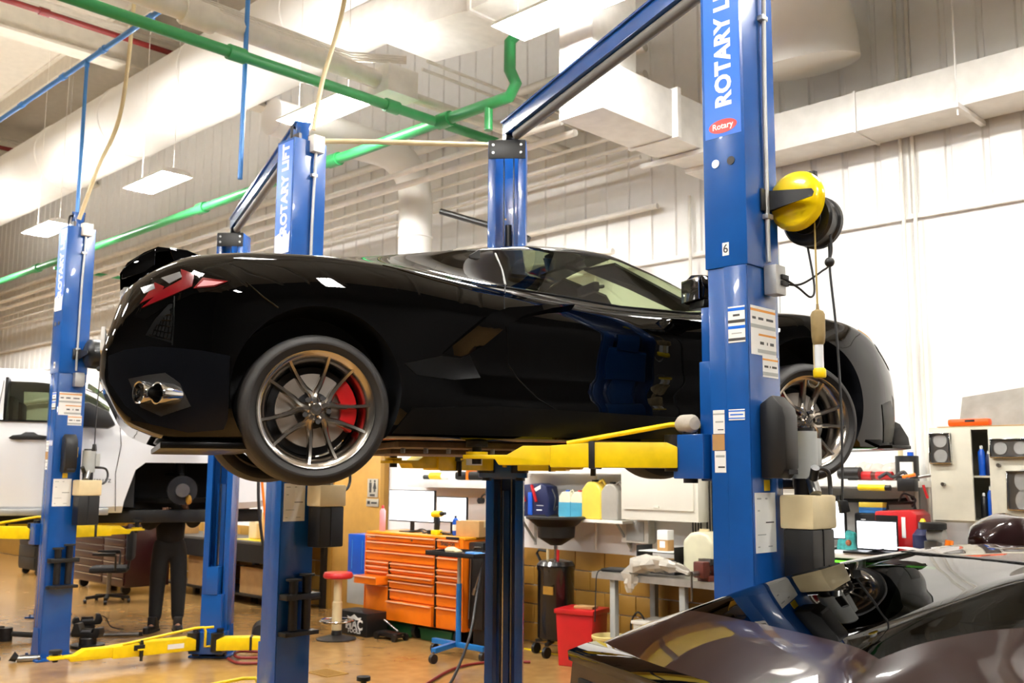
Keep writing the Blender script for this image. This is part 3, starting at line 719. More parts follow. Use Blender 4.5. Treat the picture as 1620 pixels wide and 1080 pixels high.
f_z9 = knots([(-.93, .55), (-.88, .61), (-.6, .705), (-.3, .752), (0, .785), (.26, .808), (.56, .857), (1.03, .93), (1.25, .955), (1.5, .96), (1.7, .945), (1.89, .885), (2.1, .79), (2.25, .712), (2.4, .65), (2.55, .625), (2.75, .61), (3.0, .59), (3.2, .56), (3.43, .44), (3.62, .275), (3.68, .2)])
f_y9 = knots([(-.93, .38), (-.6, .58), (0, .58), (.5, .55), (1.0, .52), (1.5, .51), (1.8, .525), (2.1, .58), (2.3, .63), (2.5, .60), (3, .5), (3.5, .36), (3.68, .12)])
f_zt = knots([(-.93, .56), (-.88, .62), (-.6, .71), (-.3, .755), (0, .79), (.26, .818), (.56, .872), (1.03, .955), (1.25, .985), (1.45, .992), (1.68, .98), (1.89, .928), (2.1, .842), (2.3, .745), (2.45, .675), (2.6, .625), (2.8, .60), (3.1, .56), (3.3, .50), (3.45, .42), (3.6, .29), (3.68, .21)])
f_r5 = knots([(-.93, .99), (-.3, 1.0), (.3, 1.0), (.55, .985), (.85, .955), (1.5, .955), (2.0, .965), (2.4, .99), (2.7, 1.0), (3.68, 1.0)])
f_r4 = knots([(-.93, .97), (-.3, .99), (.3, .995), (.7, .985), (1.5, .985), (2.2, .985), (2.7, .99), (3.3, .99), (3.68, .98)])
def car_section(x):
    w = f_w(x); zb = f_zb(x); z6 = f_z6(x)
    lo = lambda f: zb + (z6 - zb) * f
    return [(0, zb), (w * .6, zb), (w * .93, zb), (w * .965, zb + .035 * min(1, (z6 - zb) / .3)), (w * f_r4(x), lo(.32)), (w * f_r5(x), lo(.6)), (w, z6),
            (w * .955, f_z7(x)), (f_y8(x), f_z8(x)), (f_y9(x), f_z9(x)), (f_y9(x) * .68, f_zt(x) - .25 * (f_zt(x) - f_z9(x))), (0, f_zt(x))]
HATCH_R = 9.15
TAIL = 0.26
SUB = [2, 2, 2, 4, 4, 4, 5, 4, 8, 3, 4]
def car_ring(x):
    P = car_section(x); n = len(P); out = []
    for i in range(n - 1):
        p1, p2 = P[i], P[i + 1]
        p0 = P[i - 1] if i > 0 else (-P[1][0], P[1][1])
        p3 = P[i + 2] if i + 2 < n else (-P[n - 2][0], P[n - 2][1])
        for k in range(SUB[i]):
            t = k / SUB[i]; q = []
            for a in (0, 1):
                l = 0.62           # tension keeps creases along the belt and the sill
                m1 = l * (p2[a] - p0[a]) / 2; m2 = l * (p3[a] - p1[a]) / 2
                q.append((2 * t ** 3 - 3 * t * t + 1) * p1[a] + (t ** 3 - 2 * t * t + t) * m1 + (-2 * t ** 3 + 3 * t * t) * p2[a] + (t ** 3 - t * t) * m2)
            out.append((max(q[0], 0), q[1], i + t))
    out.append((0, P[-1][1], n - 1))
    return out
def car_body_mesh():
    xs = []
    x = XT
    while x < XN - 1e-6:
        xs.append(x); x += 0.012 if (x < -.7 or x > 3.4) else 0.03
    xs.append(XN)
    rings = [car_ring(x) for x in xs]; m = len(rings[0])
    vs = []; fs = []; mi = []
    for x, rg in zip(xs, rings):
        def wx(z):             # the tail leans forward above the bumper
            return x + TAIL * max(0, z - .24) * min(1, max(0, (-.55 - x) / .38))
        for y, z, _ in rg: vs.append((wx(z), -y, z))
        for y, z, _ in reversed(rg[1:-1]): vs.append((wx(z), y, z))
    n = 2 * m - 2
    for i in range(len(xs) - 1):
        xc = (xs[i] + xs[i + 1]) / 2
        for k in range(n):
            kk = k if k < m - 1 else n - 1 - k
            r = (rings[i][kk][2] + rings[i][kk + 1][2]) / 2
            zc = (rings[i][kk][1] + rings[i][kk + 1][1]) / 2
            f = 0
            if 8.06 < r < 8.93:      # side glass: slanted rear edge, runs to a point at the mirror
                if xc > 0.985 and xc < 2.3: f = 1
            if r > 9.15 and 1.78 < xc < 2.5: f = 2
            if r > HATCH_R and -0.42 < xc < 0.86: f = 3
            fs.append((i * n + k, i * n + (k + 1) % n, (i + 1) * n + (k + 1) % n, (i + 1) * n + k)); mi.append(f)
    fs.append(tuple(range(n))); mi.append(0)
    fs.append(tuple(range((len(xs) - 1) * n + n - 1, (len(xs) - 1) * n - 1, -1))); mi.append(0)
    me = bpy.data.meshes.new('car_shell')
    me.from_pydata(vs, [], fs)
    for k in range(5): me.materials.append(M_black)
    for p, k in zip(me.polygons, mi): p.material_index = k
    bm = bmesh.new(); bm.from_mesh(me)
    bmesh.ops.remove_doubles(bm, verts=bm.verts, dist=1e-6)
    bmesh.ops.recalc_face_normals(bm, faces=bm.faces)
    bm.to_mesh(me); bm.free()
    return me
ARCH = ((0.005, 0.085, 0.388), (2.745, 0.105, 0.382))
def cut(me, cutters):
    o = bpy.data.objects.new('shell_tmp', me); C.objects.link(o)
    tmp = [o]
    for c in cutters:
        co = bpy.data.objects.new('cutter_tmp', c); C.objects.link(co); tmp.append(co)
        md = o.modifiers.new('b', 'BOOLEAN'); md.operation = 'DIFFERENCE'; md.object = co; md.solver = 'EXACT'
    dg = bpy.context.evaluated_depsgraph_get()
    out = bpy.data.meshes.new_from_object(o.evaluated_get(dg))
    for q in tmp: bpy.data.objects.remove(q)
    return out
def arch_cutter(x, z, r, y0, y1, mi=4):
    mb = MB().cyl((x, y0, z), (x, y1, z), r, n=56)
    me = mb.mesh('arch_cutter')
    for k in range(5): me.materials.append(M_black)
    for p in me.polygons: p.material_index = mi
    return me
def make_parts():
    sh = cut(car_body_mesh(), [arch_cutter(x, z, r, s * .56, s * 1.1) for x, z, r in ARCH for s in (-1, 1)])
    P = {k: split_shell(sh, (i,)) for k, i in (('body', 0), ('side_glass', 1), ('windscreen', 2), ('hatch_glass', 3), ('wheel_well_liner', 4))}
    P['body'].set_sharp_from_angle(angle=R(38)); P['wheel_well_liner'].set_sharp_from_angle(angle=R(38))
    return P
SHELL = car_body_mesh()
BVH = BVHTree.FromPolygons([v.co.copy() for v in SHELL.vertices], [tuple(p.vertices) for p in SHELL.polygons])
def split_shell(me, idxs):
    bm = bmesh.new(); bm.from_mesh(me)
    bmesh.ops.delete(bm, geom=[f for f in bm.faces if f.material_index not in idxs], context='FACES')
    bmesh.ops.recalc_face_normals(bm, faces=bm.faces) if idxs == (0,) else None
    for f in bm.faces: f.smooth = True; f.material_index = 0
    o = bpy.data.meshes.new('shell_part'); bm.to_mesh(o); bm.free()
    o.materials.clear()
    return o
PARTS = make_parts()
def half(me, sgn, xs=0):    # one side of a mesh that is mirrored about y
    bm = bmesh.new(); bm.from_mesh(me)
    bmesh.ops.delete(bm, geom=[f for f in bm.faces if f.calc_center_median().y * sgn < 0 or (f.calc_center_median().x - 1.4) * xs < 0], context='FACES')
    o = bpy.data.meshes.new('half'); bm.to_mesh(o); bm.free(); return o
def on_side(x, z, lift=0.0, s=-1):     # point on the flank (s=-1 right side, +1 left side)
    h = BVH.ray_cast(Vector((x, -3, z)), Vector((0, 1, 0)))
    if h[0] is None: return Vector((x, s * 0.5, z))
    p = h[0] + h[1] * (lift if h[1].y < 0 else -lift)
    return Vector((p.x, p.y * -s, p.z))
def densify(poly, step=0.02, closed=True):
    out = []
    n = len(poly)
    for i in range(n if closed else n - 1):
        a = Vector(poly[i]); b = Vector(poly[(i + 1) % n]); k = max(1, int((b - a).length / step))
        out += [tuple(a.lerp(b, j / k)) for j in range(k)]
    if not closed: out.append(tuple(poly[-1]))
    return out
def flank_panel(poly, name, m, parent, out=0.004, s=-1, grid=0.03, thick=0.012, tilt=0.0):
    # a panel lying on the flank: outline in (x, z), laid over the body surface with real thickness
    ring = densify(poly, grid)
    bm = bmesh.new()
    vs = [bm.verts.new((p[0], 0, p[1])) for p in ring]
    f = bm.faces.new(vs)
    bmesh.ops.triangulate(bm, faces=[f])
    for _ in range(2):
        bmesh.ops.subdivide_edges(bm, edges=[e for e in bm.edges if e.calc_length() > grid * 1.5], cuts=1, use_grid_fill=True)
        bmesh.ops.triangulate(bm, faces=bm.faces)
    top = bm.faces[:]
    ex = bmesh.ops.extrude_face_region(bm, geom=top)
    low = [v for v in ex['geom'] if isinstance(v, bmesh.types.BMVert)]
    lows = set(low)
    z0 = min(p[1] for p in poly)
    for v in bm.verts:
        k = out + tilt * (v.co.z - z0)
        v.co = on_side(v.co.x, v.co.z, k if v not in lows else out - thick, s)
    bmesh.ops.recalc_face_normals(bm, faces=bm.faces)
    me = bpy.data.meshes.new(name); bm.to_mesh(me); bm.free()
    me.shade_smooth(); me.set_sharp_from_angle(angle=R(40)); me.materials.append(m)
    return put(name, me, parent)
def flank_seam(line, name, m, parent, r=0.0025, s=-1):
    return MB().tube([on_side(x, z, 0.0, s) for x, z in densify(line, 0.025, False)], r, 6).build(name, m, parent)

M_liner = mat('arch_liner', '0c0e14', 0.55)
M_glassside = glass_mat('tinted_side_glass', (0.66, 0.72, 0.56))
M_hatch = glass_mat('tinted_hatch_glass', (0.10, 0.12, 0.10))
M_piano = mat('piano_black', '040404', 0.3, coat=1.0, coatr=.02, spec=0.0, var=0.0)
M_satin = mat('satin_black_trim', '060606', 0.3, var=0.0, spec=0.25)
M_cloth = mat('cabin_black', '080808', 0.7)
M_tyre = mat('tyre_rubber', '1b1918', 0.62, bump=0.04, var=0.08)
M_nickel = mat('dark_chrome_rim', 'b8b1a8', 0.2, 1.0, var=0.02)
M_disc = mat('brake_disc', 'bdb6ad', 0.4, 0.5, var=0.1)
M_caliper = mat('red_caliper', 'd8161a', 0.3, coat=0.4)
M_tail = mat('tail_lamp_red', '660b12', 0.12, coat=1.0, emit=0.05, var=0.0)
M_tailclear = mat('tail_lamp_clear', '8f9296', 0.15, 0.6, coat=1.0)
M_tailpink = mat('tail_lamp_pink', 'e9a0a4', .1, coat=1.0, var=0.0)
M_valance = mat('satin_valance', '05070c', .3, coat=.5, coatr=.15, spec=.1, var=0.0)
M_amber = mat('headlamp_amber', 'e7a24a', 0.2, coat=0.5)

def wheel(car, x, y, z, rt, rr, wid, side, name='wheel', cal=1, spin=0.0, paint=None, detail=True):
    # y = outer face plane; side = -1 right, +1 left; built with outward = -y then mirrored by rotation
    w = MB().lathe([(rr - .012, .0), (rr + .004, -.004), (rr + .006, .006), (rr - .006, .02), (rr - .024, .05), (rr - .034, .1), (rr - .03, wid - .02), (rr + .002, wid), (rr - .012, wid), (rr - .045, wid - .03), (rr - .05, .1), (rr - .036, .045), (rr - .012, .0)], 56, 'y', cap=False).build(name, M_nickel, car, ang=50)
    w.location = (x, y, z)
    w.rotation_euler = (0, 0, 0 if side < 0 else PI)
    MB().lathe([(rr - .002, .012), (rr + .012, -.004), (rr + .03, -.013), (rt - .045, -.016), (rt - .02, -.008), (rt - .006, .012), (rt, .04), (rt + .001, wid * .5), (rt, wid - .04), (rt - .02, wid + .006), (rr + .03, wid + .012), (rr, wid - .01)], 64, 'y', cap=False).build('tyre', M_tyre, w, ang=50)
    for k in (-1, 0, 1): MB().lathe([(rt + .0005, wid / 2 + k * .06 - .005), (rt + .0015, wid / 2 + k * .06), (rt + .0005, wid / 2 + k * .06 + .005)], 64, 'y', cap=False).build('tread_groove', M_rubber, w)
    MB().lathe([(rt - .046, -.0165), (rt - .04, -.0175), (rt - .034, -.0155)], 64, 'y', cap=False).build('sidewall_ring', M_tyre, w)
    if not detail: return w
    d0 = .055
    for k in range(5):
        a0 = spin + k * 2 * PI / 5
        for sg in (-1, 1):
            pts = []
            for f, off, dep in ((.10, .05, .028), (.20, .105, .03), (.30, .135, .036), (.42, .132, .04), (.6, .158, .036), (.8, .2, .026), (.975, .25, .012)):
                r_ = rr * f * 1.0; lat = rr * off * sg
                px = lat; pz = math.sqrt(max(r_ * r_ - lat * lat, (r_ * .4) ** 2))
                ca, sa = math.cos(a0), math.sin(a0)
                pts.append(Vector((px * ca + pz * sa, dep, -px * sa + pz * ca)))
            path = smoothpath(pts, 4); mb = MB(); vs = []; fs = []
            for i, p in enumerate(path):
                t = path[min(i + 1, len(path) - 1)] - path[max(i - 1, 0)]; t.normalize()
                nx = t.cross(Vector((0, 1, 0))).normalized()
                wd = .027 - .014 * i / (len(path) - 1); hh = .034 - .008 * i / (len(path) - 1)
                vs += [p + nx * wd * .75 + Vector((0, hh, 0)), p + nx * wd * .62, p + nx * .006 - Vector((0, .009, 0)), p - nx * .006 - Vector((0, .009, 0)), p - nx * wd * .62, p - nx * wd * .75 + Vector((0, hh, 0))]
            for i in range(len(path) - 1):
                fs += [(i * 6 + q, i * 6 + (q + 1) % 6, i * 6 + 6 + (q + 1) % 6, i * 6 + 6 + q) for q in range(6)]
            fs += [tuple(range(6)), tuple(range((len(path) - 1) * 6, len(path) * 6))]
            mb.add(vs, fs).build('spoke', M_nickel, w, ang=25)
        la = a0
        c = Vector((math.sin(la) * rr * .215, .035, math.cos(la) * rr * .215))
        MB().cyl(c + Vector((0, .02, 0)), c - Vector((0, .03, 0)), .0125, n=6).build('lug_nut', M_chrome, w)
    MB().lathe([(.001, .012), (.024, .013), (.03, .02), (.034, .04), (.058, .05), (.062, .075), (.001, .08)], 32, 'y').build('hub_cap', M_nickel, w)
    MB().prism([(-.02, .006), (0, -.012), (.02, .006), (.013, .012), (0, 0), (-.013, .012)], .0095, .0115).build('hub_badge', M_chrome, w)
    br = .172 if rt > .34 else .168
    MB().lathe([(.085, .115), (br, .115), (br, .145), (.085, .145), (.085, .115)], 48, 'y', cap=False).build('brake_disc', M_disc, w)
    MB().lathe([(.001, .09), (.085, .1), (.088, .14)], 32, 'y').build('disc_bell', M_darksteel, w)
    cal_pts = []
    for a in range(9):
        th = R(-38) + R(76) * a / 8
        cal_pts.append((math.cos(th) * (br + .03), math.sin(th) * (br + .03)))
    for a in range(9):
        th = R(38) - R(76) * a / 8
        cal_pts.append((math.cos(th) * (br - .045), math.sin(th) * (br - .045)))
    cc = MB().prism(cal_pts, .075, .16).build('brake_caliper', M_caliper, w, 0.006)
    cc.rotation_euler = (0, R(-8) if cal > 0 else PI - R(10), 0)
    MB().lathe([(.001, .16), (rr - .06, .165), (rr - .055, .2), (.001, .2)], 40, 'y').build('wheel_back', M_liner, w)
    return w

def spoiler(car, m):
    foot = [(-.63, .690), (-.52, .712), (-.47, .722), (-.58, .762), (-.66, .765)]
    tip = [(-.86, .60), (-.76, .64), (-.72, .68), (-.72, .755), (-.79, .715), (-.86, .645)]
    sp = MB().prism(foot, -.60, -.585).build('spoiler', m, car, .003)
    MB().prism(foot, .585, .60).build('spoiler_end', m, sp, .003)
    for y in (-.60, .585): MB().prism(tip, y, y + .015).build('spoiler_end', m, sp, .003)
    vs = []; fs = []
    prof = [(-.87, .625), (-.84, .68), (-.77, .735), (-.71, .768), (-.58, .762), (-.70, .745), (-.76, .718), (-.83, .66)]
    n = len(prof)
    for i in range(17):
        y = -.59 + 1.18 * i / 16; e = (abs(y) / .59) ** 2
        for x, z in prof: vs.append((x + .02 * e * 0 , y, z + .004 * (1 - e)))
    for i in range(16): fs += [(i * n + k, i * n + (k + 1) % n, (i + 1) * n + (k + 1) % n, (i + 1) * n + k) for k in range(n)]
    fs += [tuple(range(n)), tuple(range(16 * n, 17 * n))]
    MB().add(vs, fs).build('spoiler_blade', m, sp, ang=40)
    for y in (-.22, .22): MB().prism([(-.80, .62), (-.68, .66), (-.66, .755), (-.76, .725)], y - .012, y + .012).build('spoiler_strut', m, sp)
    return sp

def sports_car(name, label, loc, yaw, paint, PARTS=PARTS, detail=True):
    car = thing(name, label, 'car', loc, yaw)
    def part(key, nm, m, me=None):
        d = (me or PARTS[key]).copy(); d.materials.clear(); d.materials.append(m)
        return put(nm, d, car)
    body = part('body', 'body', paint)
    for s in (-1, 1): part('side_glass', 'side_window', M_glassside, half(PARTS['side_glass'], s))
    part('windscreen', 'windscreen', M_glassside)
    part('hatch_glass', 'rear_hatch_glass', M_hatch)
    for s in (-1, 1):
        for xs in (-1, 1): part('wheel_well_liner', 'wheel_well_liner', M_liner, half(PARTS['wheel_well_liner'], s, xs))
    # cabin
    MB().prism([(.92, .02), (2.4, .02), (2.45, .5), (2.2, .56), (2.0, .52), (1.95, .1), (.95, .1)], -.68, .68).build('cabin_tub', M_cloth, car, .01)
    MB().prism([(.80, .1), (.98, .1), (.9, .9), (.84, .86)], -.6, .6).build('rear_bulkhead', M_cloth, car, .01)
    for y in (-.34, .34):
        st = MB().prism([(1.0, .12), (1.6, .12), (1.62, .26), (1.2, .24), (1.04, .72), (.98, .82), (.9, .82), (.9, .6)], y - .23, y + .23).build('seat', M_cloth, car, .03)
        MB().box(.93, 1.04, y - .13, y + .13, .66, .86).build('headrest', M_cloth, st, .03)
    MB().tube([(1.86 + .07 * math.cos(a), .36 + .18 * math.sin(a), .56 + .16 * math.cos(a)) for a in [2 * PI * k / 24 for k in range(24)]], .016, 8, True).build('steering_wheel', M_cloth, car)
    MB().box(1.80, 1.84, -.12, .12, .82, .88).cyl((1.84, 0, .86), (1.93, 0, .88), .012).build('rear_view_mirror', M_cloth, car, .01)
    if detail:
        for s in (-1, 1):      # added visor-shaped dark panels, blocking the bright view through the windscreen
            q = [(1.72, s * .56, .90), (1.72, s * .15, .945), (2.02, s * .15, .855), (2.24, s * .34, .70), (2.24, s * .62, .665)]
            MB().add(q + [(x, y, z - .014) for x, y, z in q], [(0, 1, 2, 3, 4), (9, 8, 7, 6, 5)] + [(i, 5 + i, 5 + (i + 1) % 5, (i + 1) % 5) for i in range(5)]).build('dark_visor_panel', M_cloth, car)
    # flank details on both sides
    for s in ((-1, 1) if detail else ()):
        flank_panel([(1.32, .566), (1.15, .556), (.937, .527), (.838, .492), (.715, .387), (.60, .287), (.697, .280), (.745, .300), (.822, .346), (.934, .446), (1.04, .502), (1.185, .541)], 'side_blade', M_piano, car, .008, s, .025, .012, .10)
        flank_panel([(.405, .228), (.60, .276), (.70, .272), (.75, .293), (.812, .183), (.67, .164), (.47, .176)], 'side_intake', M_satin, car, .003, s)
        flank_seam([(1.0, .892), (.994, .787), (.985, .684), (.935, .6), (.928, .494), (.95, .369), (.959, .261), (1.018, .184), (1.115, .091), (1.254, .016), (2.0, -.01), (2.16, .05), (2.2, .3), (2.17, .5), (2.13, .6)], 'door_seam', M_satin, body, .003, s)
        flank_seam([(.93, .668), (1.3, .643), (1.65, .612), (2.08, .605), (2.2, .612)], 'window_trim', M_satin, body, .006, s)
        flank_seam([(.985, .684), (1.0, .78), (1.0, .89)], 'window_pillar', M_graybox, body, .006, s)
        flank_seam([(.30, .70), (.56, .648), (.76, .62)], 'shoulder_crease', M_piano, body, .004, s)
        flank_panel([(.36, -.10), (.45, .02), (.9, .045), (1.5, .03), (2.1, .01), (2.36, -.01), (2.38, -.10)], 'side_sill', M_satin, car, .01, s)
        # rear corner: lamps, vent, lower cladding
        hs = flank_panel([(-.80, .40), (-.775, .545), (-.70, .60), (-.61, .635), (-.53, .60), (-.40, .57), (-.41, .55), (-.47, .52), (-.56, .50), (-.66, .45), (-.75, .385)], 'tail_lamp', M_piano, car, .002, s, .025)
        flank_panel([(-.61, .616), (-.553, .592), (-.560, .535), (-.657, .486), (-.766, .436), (-.687, .515), (-.603, .568)], 'tail_lamp_chevron', M_tail, hs, .008, s, .02, .01)
        flank_panel([(-.715, .556), (-.675, .533), (-.69, .50), (-.772, .458), (-.735, .515)], 'tail_lamp_chevron', M_tail, hs, .008, s, .02, .01)
        flank_panel([(-.555, .525), (-.518, .576), (-.41, .562), (-.465, .535)], 'tail_lamp_chevron', M_tail, hs, .008, s, .02, .01)
        flank_panel([(-.54, .532), (-.512, .562), (-.43, .556), (-.47, .54)], 'reflector', M_tailpink, hs, .011, s, .02, .006)
        flank_panel([(-.690, .575), (-.613, .603), (-.603, .578), (-.655, .548)], 'reversing_lamp', M_tailclear, hs, .009, s, .02, .01)
        flank_panel([(-.770, .532), (-.718, .55), (-.712, .525), (-.757, .503)], 'reversing_lamp', M_tailclear, hs, .009, s, .02, .01)
        gr = flank_panel([(-.746, .313), (-.711, .383), (-.655, .455), (-.64, .455), (-.635, .279)], 'corner_vent', M_satin, car, .001, s, .03)
        for k in range(6):
            flank_seam([(-.73 + k * .016, .315 + k * .022), (-.642, .295 + k * .028)], 'vent_bar', M_piano, gr, .004, s)
            flank_seam([(-.72 + k * .016, .31 - k * .004), (-.70 + k * .014, .36 + k * .016)], 'vent_bar', M_piano, gr, .003, s)
        flank_seam([(-.634, .49), (-.632, .40), (-.632, .27)], 'bumper_seam', M_satin, body, .0035, s)
        flank_seam([(-.335, .565), (-.26, .50), (-.19, .452)], 'fender_crease', M_piano, body, .004, s)
        flank_panel([(-.89, .225), (-.82, .249), (-.718, .262), (-.60, .255), (-.50, .245), (-.39, .225), (-.385, -.055), (-.40, -.10), (-.545, -.115), (-.70, -.08), (-.81, .003), (-.88, .11)], 'rear_valance', M_valance, car, .008, s, .03)
        ex = flank_panel([(-.80, .12), (-.73, .135), (-.654, .146), (-.591, .10), (-.54, .0), (-.66, -.045), (-.745, -.005)], 'exhaust_surround', M_black, car, .012, s, .03)
        for x, y, z in ((-.675, .815, .055), (-.60, .85, .052)):
            MB().lathe([(.040, -.08), (.045, -.04), (.047, .05), (.051, .09), (.049, .102), (.043, .10), (.039, .06), (.036, -.05)], 28, cap=False).build('exhaust_tip', M_chrome, ex, ang=50, loc=(x, s * y, z), rot=Vector((-.86, s * .5, .0)).to_track_quat('Z', 'Y').to_euler())
        flank_panel([(3.27, .545), (3.36, .53), (3.50, .41), (3.56, .33), (3.47, .355), (3.33, .45)], 'head_lamp', M_piano, car, .004, s, .02)
        flank_panel([(3.17, .565), (3.27, .545), (3.30, .50), (3.24, .53)], 'marker_lamp', M_amber, car, .006, s, .02)
        flank_panel([(3.30, .13), (3.42, .16), (3.5, .02), (3.45, -.08), (3.34, -.09)], 'front_side_vent', M_satin, car, .004, s, .02)
    for s in (-1, 1):
        # door mirror on its arm
        mr = MB().add(*mirror_shape()).build('door_mirror', paint, car, .012, ang=50)
        mr.location = (2.0, s * .985, .675); mr.scale = (1, s * -1, 1)
        MB().prism([(-.04, -.09), (.06, -.09), (.05, -.05), (-.03, -.05)], -.1, .04).build('mirror_arm', M_satin, mr, .006)
        MB().box(-.048, -.040, -.075, .10, -.045, .075).build('mirror_glass', M_chrome, mr, .004)
    # splitter, underbody, diffuser
    MB().prism([(3.30, -.93), (3.5, -.86), (3.66, -.6), (3.73, -.25), (3.73, .25), (3.66, .6), (3.5, .86), (3.30, .93)], -.125, -.105, 'xy').build('front_splitter', M_satin, car, .004)
    for s in (-1, 1): MB().prism([(3.42, -.11), (3.63, -.11), (3.62, -.05), (3.56, .03), (3.48, .06), (3.44, .0)], s * .70, s * .715).build('splitter_fin', M_piano, car, .004)
    MB().box(.45, 2.3, -.7, .7, -.16, -.128).box(.5, 1.4, -.35, .35, -.185, -.16).build('underbody_tray', mat('underbody', '5a4a3a', 0.5, 0.3, var=.3, scale=14), car, .006)
    for k in range(7):
        MB().cyl((.5 + k * .12, -.6, -.185), (.5 + k * .12, -.6, -.155), .012, n=6).build('underbody_bolt', M_steel, car)
    MB().prism([(-.66, -.80), (-.45, -.86), (-.2, -.86), (-.2, .86), (-.45, .86), (-.66, .80)], -.185, -.155, 'xy').build('diffuser_tray', M_satin, car, .006)
    MB().box(-.30, .05, -.55, .55, -.15, -.02).build('rear_subframe', M_darksteel, car, .02)
    for s in (-1, 1):
        for xx in (0, 2.722): MB().bar((xx - .1, s * .35, -.06), (xx, s * .8, .0), .05, .05).build('suspension_link', M_darksteel, car)
        for xx in (0, 2.722): MB().cyl((xx, s * .55, 0), (xx, s * .80, 0), .035, n=10).build('drive_shaft', M_darksteel, car)
    MB().box(-.945, -.925, -.24, .24, .30, .42).build('licence_plate', M_paper, car, .004)
    if detail: spoiler(car, M_piano)
    return car
def mirror_shape():
    # boxy teardrop shell: face at the back (-x), nose forward, outer side +y (scaled per side)
    ring = [(-.09, -.045), (.085, -.055), (.115, -.02), (.105, .07), (.02, .10), (-.07, .085), (-.1, .02)]
    vs = []; fs = []; n = len(ring)
    for x, k, dz in ((-.035, 1.0, 0), (.03, .98, 0), (.10, .8, -.01), (.16, .42, -.025)):
        for y, z in ring: vs.append((x, y * k, z * k + dz))
    for i in range(3): fs += [(i * n + q, i * n + (q + 1) % n, (i + 1) * n + (q + 1) % n, (i + 1) * n + q) for q in range(n)]
    fs += [tuple(range(n)), tuple(range(3 * n, 4 * n))]
    return vs, fs
M_blackpaint = mat('black_car_paint', '020202', 0.3, coat=1.0, var=0.0, coatr=0.012, spec=0.0)
black_car = sports_car('sports_car', 'glossy black mid-engine sports car raised on the lift', CAR_O, YAW, M_blackpaint)
for s in (-1, 1):
    wheel(black_car, 0.0, s * .95, 0.0, .345, .266, .28, s, 'rear_wheel', 1 if s < 0 else -1, R(27))
    wheel(black_car, 2.74, s * .93, 0.015, .328, .252, .24, s, 'front_wheel', -1 if s < 0 else 1, R(10))

# the maroon car has a flatter tail with a sharp straight deck edge
f_w = knots([(-.93, .86), (-.8, .89), (-.35, .945), (0, .96), (.35, .95), (.9, .905), (1.3, .895), (1.7, .893), (2.1, .905), (2.4, .93), (2.72, .945), (3.0, .93), (3.25, .875), (3.45, .775), (3.57, .66), (3.64, .5), (3.68, .32)])
f_z7 = knots([(-.93, .55), (-.3, .63), (.3, .60), (.7, .58), (1.0, .58), (1.5, .56), (2.0, .555), (2.4, .585), (2.72, .61), (3.0, .59), (3.2, .54), (3.43, .40), (3.6, .27), (3.68, .19)])
f_z8 = knots([(-.93, .602), (-.7, .66), (-.45, .715), (-.2, .738), (.1, .725), (.4, .685), (.7, .65), (1.0, .645), (1.3, .635), (1.65, .612), (2.08, .605), (2.4, .625), (2.72, .647), (2.97, .631), (3.2, .59), (3.43, .45), (3.62, .28), (3.68, .2)])
f_y8 = knots([(-.93, .76), (-.5, .76), (0, .76), (.7, .76), (1.0, .77), (1.5, .765), (2.0, .765), (2.4, .77), (2.75, .735), (3.2, .67), (3.5, .52), (3.68, .2)])
f_z9 = knots([(-.93, .605), (-.5, .74), (0, .845), (.26, .885), (.56, .922), (1.0, .955), (1.25, .965), (1.5, .965), (1.7, .945), (1.89, .885), (2.1, .79), (2.25, .712), (2.4, .65), (2.55, .625), (2.75, .61), (3.0, .59), (3.2, .56), (3.43, .44), (3.62, .275), (3.68, .2)])
f_zt = knots([(-.93, .61), (-.5, .75), (0, .855), (.26, .897), (.56, .935), (1.0, .97), (1.25, .985), (1.45, .992), (1.68, .98), (1.89, .928), (2.1, .842), (2.3, .745), (2.45, .675), (2.6, .625), (2.8, .60), (3.1, .56), (3.3, .50), (3.45, .42), (3.6, .29), (3.68, .21)])
f_zb = knots([(-.93, .0), (-.8, -.08), (-.6, -.12), (0, -.125), (2.7, -.125), (3.2, -.13), (3.55, -.12), (3.64, -.06), (3.68, 0.02)])
HATCH_R = 8.55
TAIL = 0.0
PARTS2 = make_parts()
KZ = 1.27              # its body stands taller on the wheels
for q in PARTS2.values(): q.transform(Matrix.Diagonal((1, 1, KZ, 1)))
K2 = 0.80
M_maroonpaint = mat('maroon_car_paint', '1d090a', 0.3, coat=1.0, var=0.0, coatr=0.012, spec=0.1)
Z2 = .529
maroon_car = sports_car('sports_car', 'dark maroon sports car in the foreground, seen over its rear deck and hatch glass', (1.187, 3.685, Z2), .417, M_maroonpaint, PARTS2, False)
maroon_car.scale = (K2, K2, K2)
# engine bay under the hatch glass
eb = MB().box(-.45, .8, -.5, .5, .3, .52).build('engine_cover', M_satin, maroon_car, .03)
for k in range(4):
    for y in (-.22, .22): MB().cyl((-.2 + k * .2, y, .52), (-.2 + k * .2, y, .57), .04, n=12).build('engine_cap', M_chrome, eb)
for x in (-.1, .15, .4): MB().tube(smoothpath([(x, -.35, .52), (x + .05, -.2, .62), (x, 0, .64), (x - .05, .2, .62), (x, .35, .52)], 6), .03, 10).build('intake_runner', M_darksteel, eb)
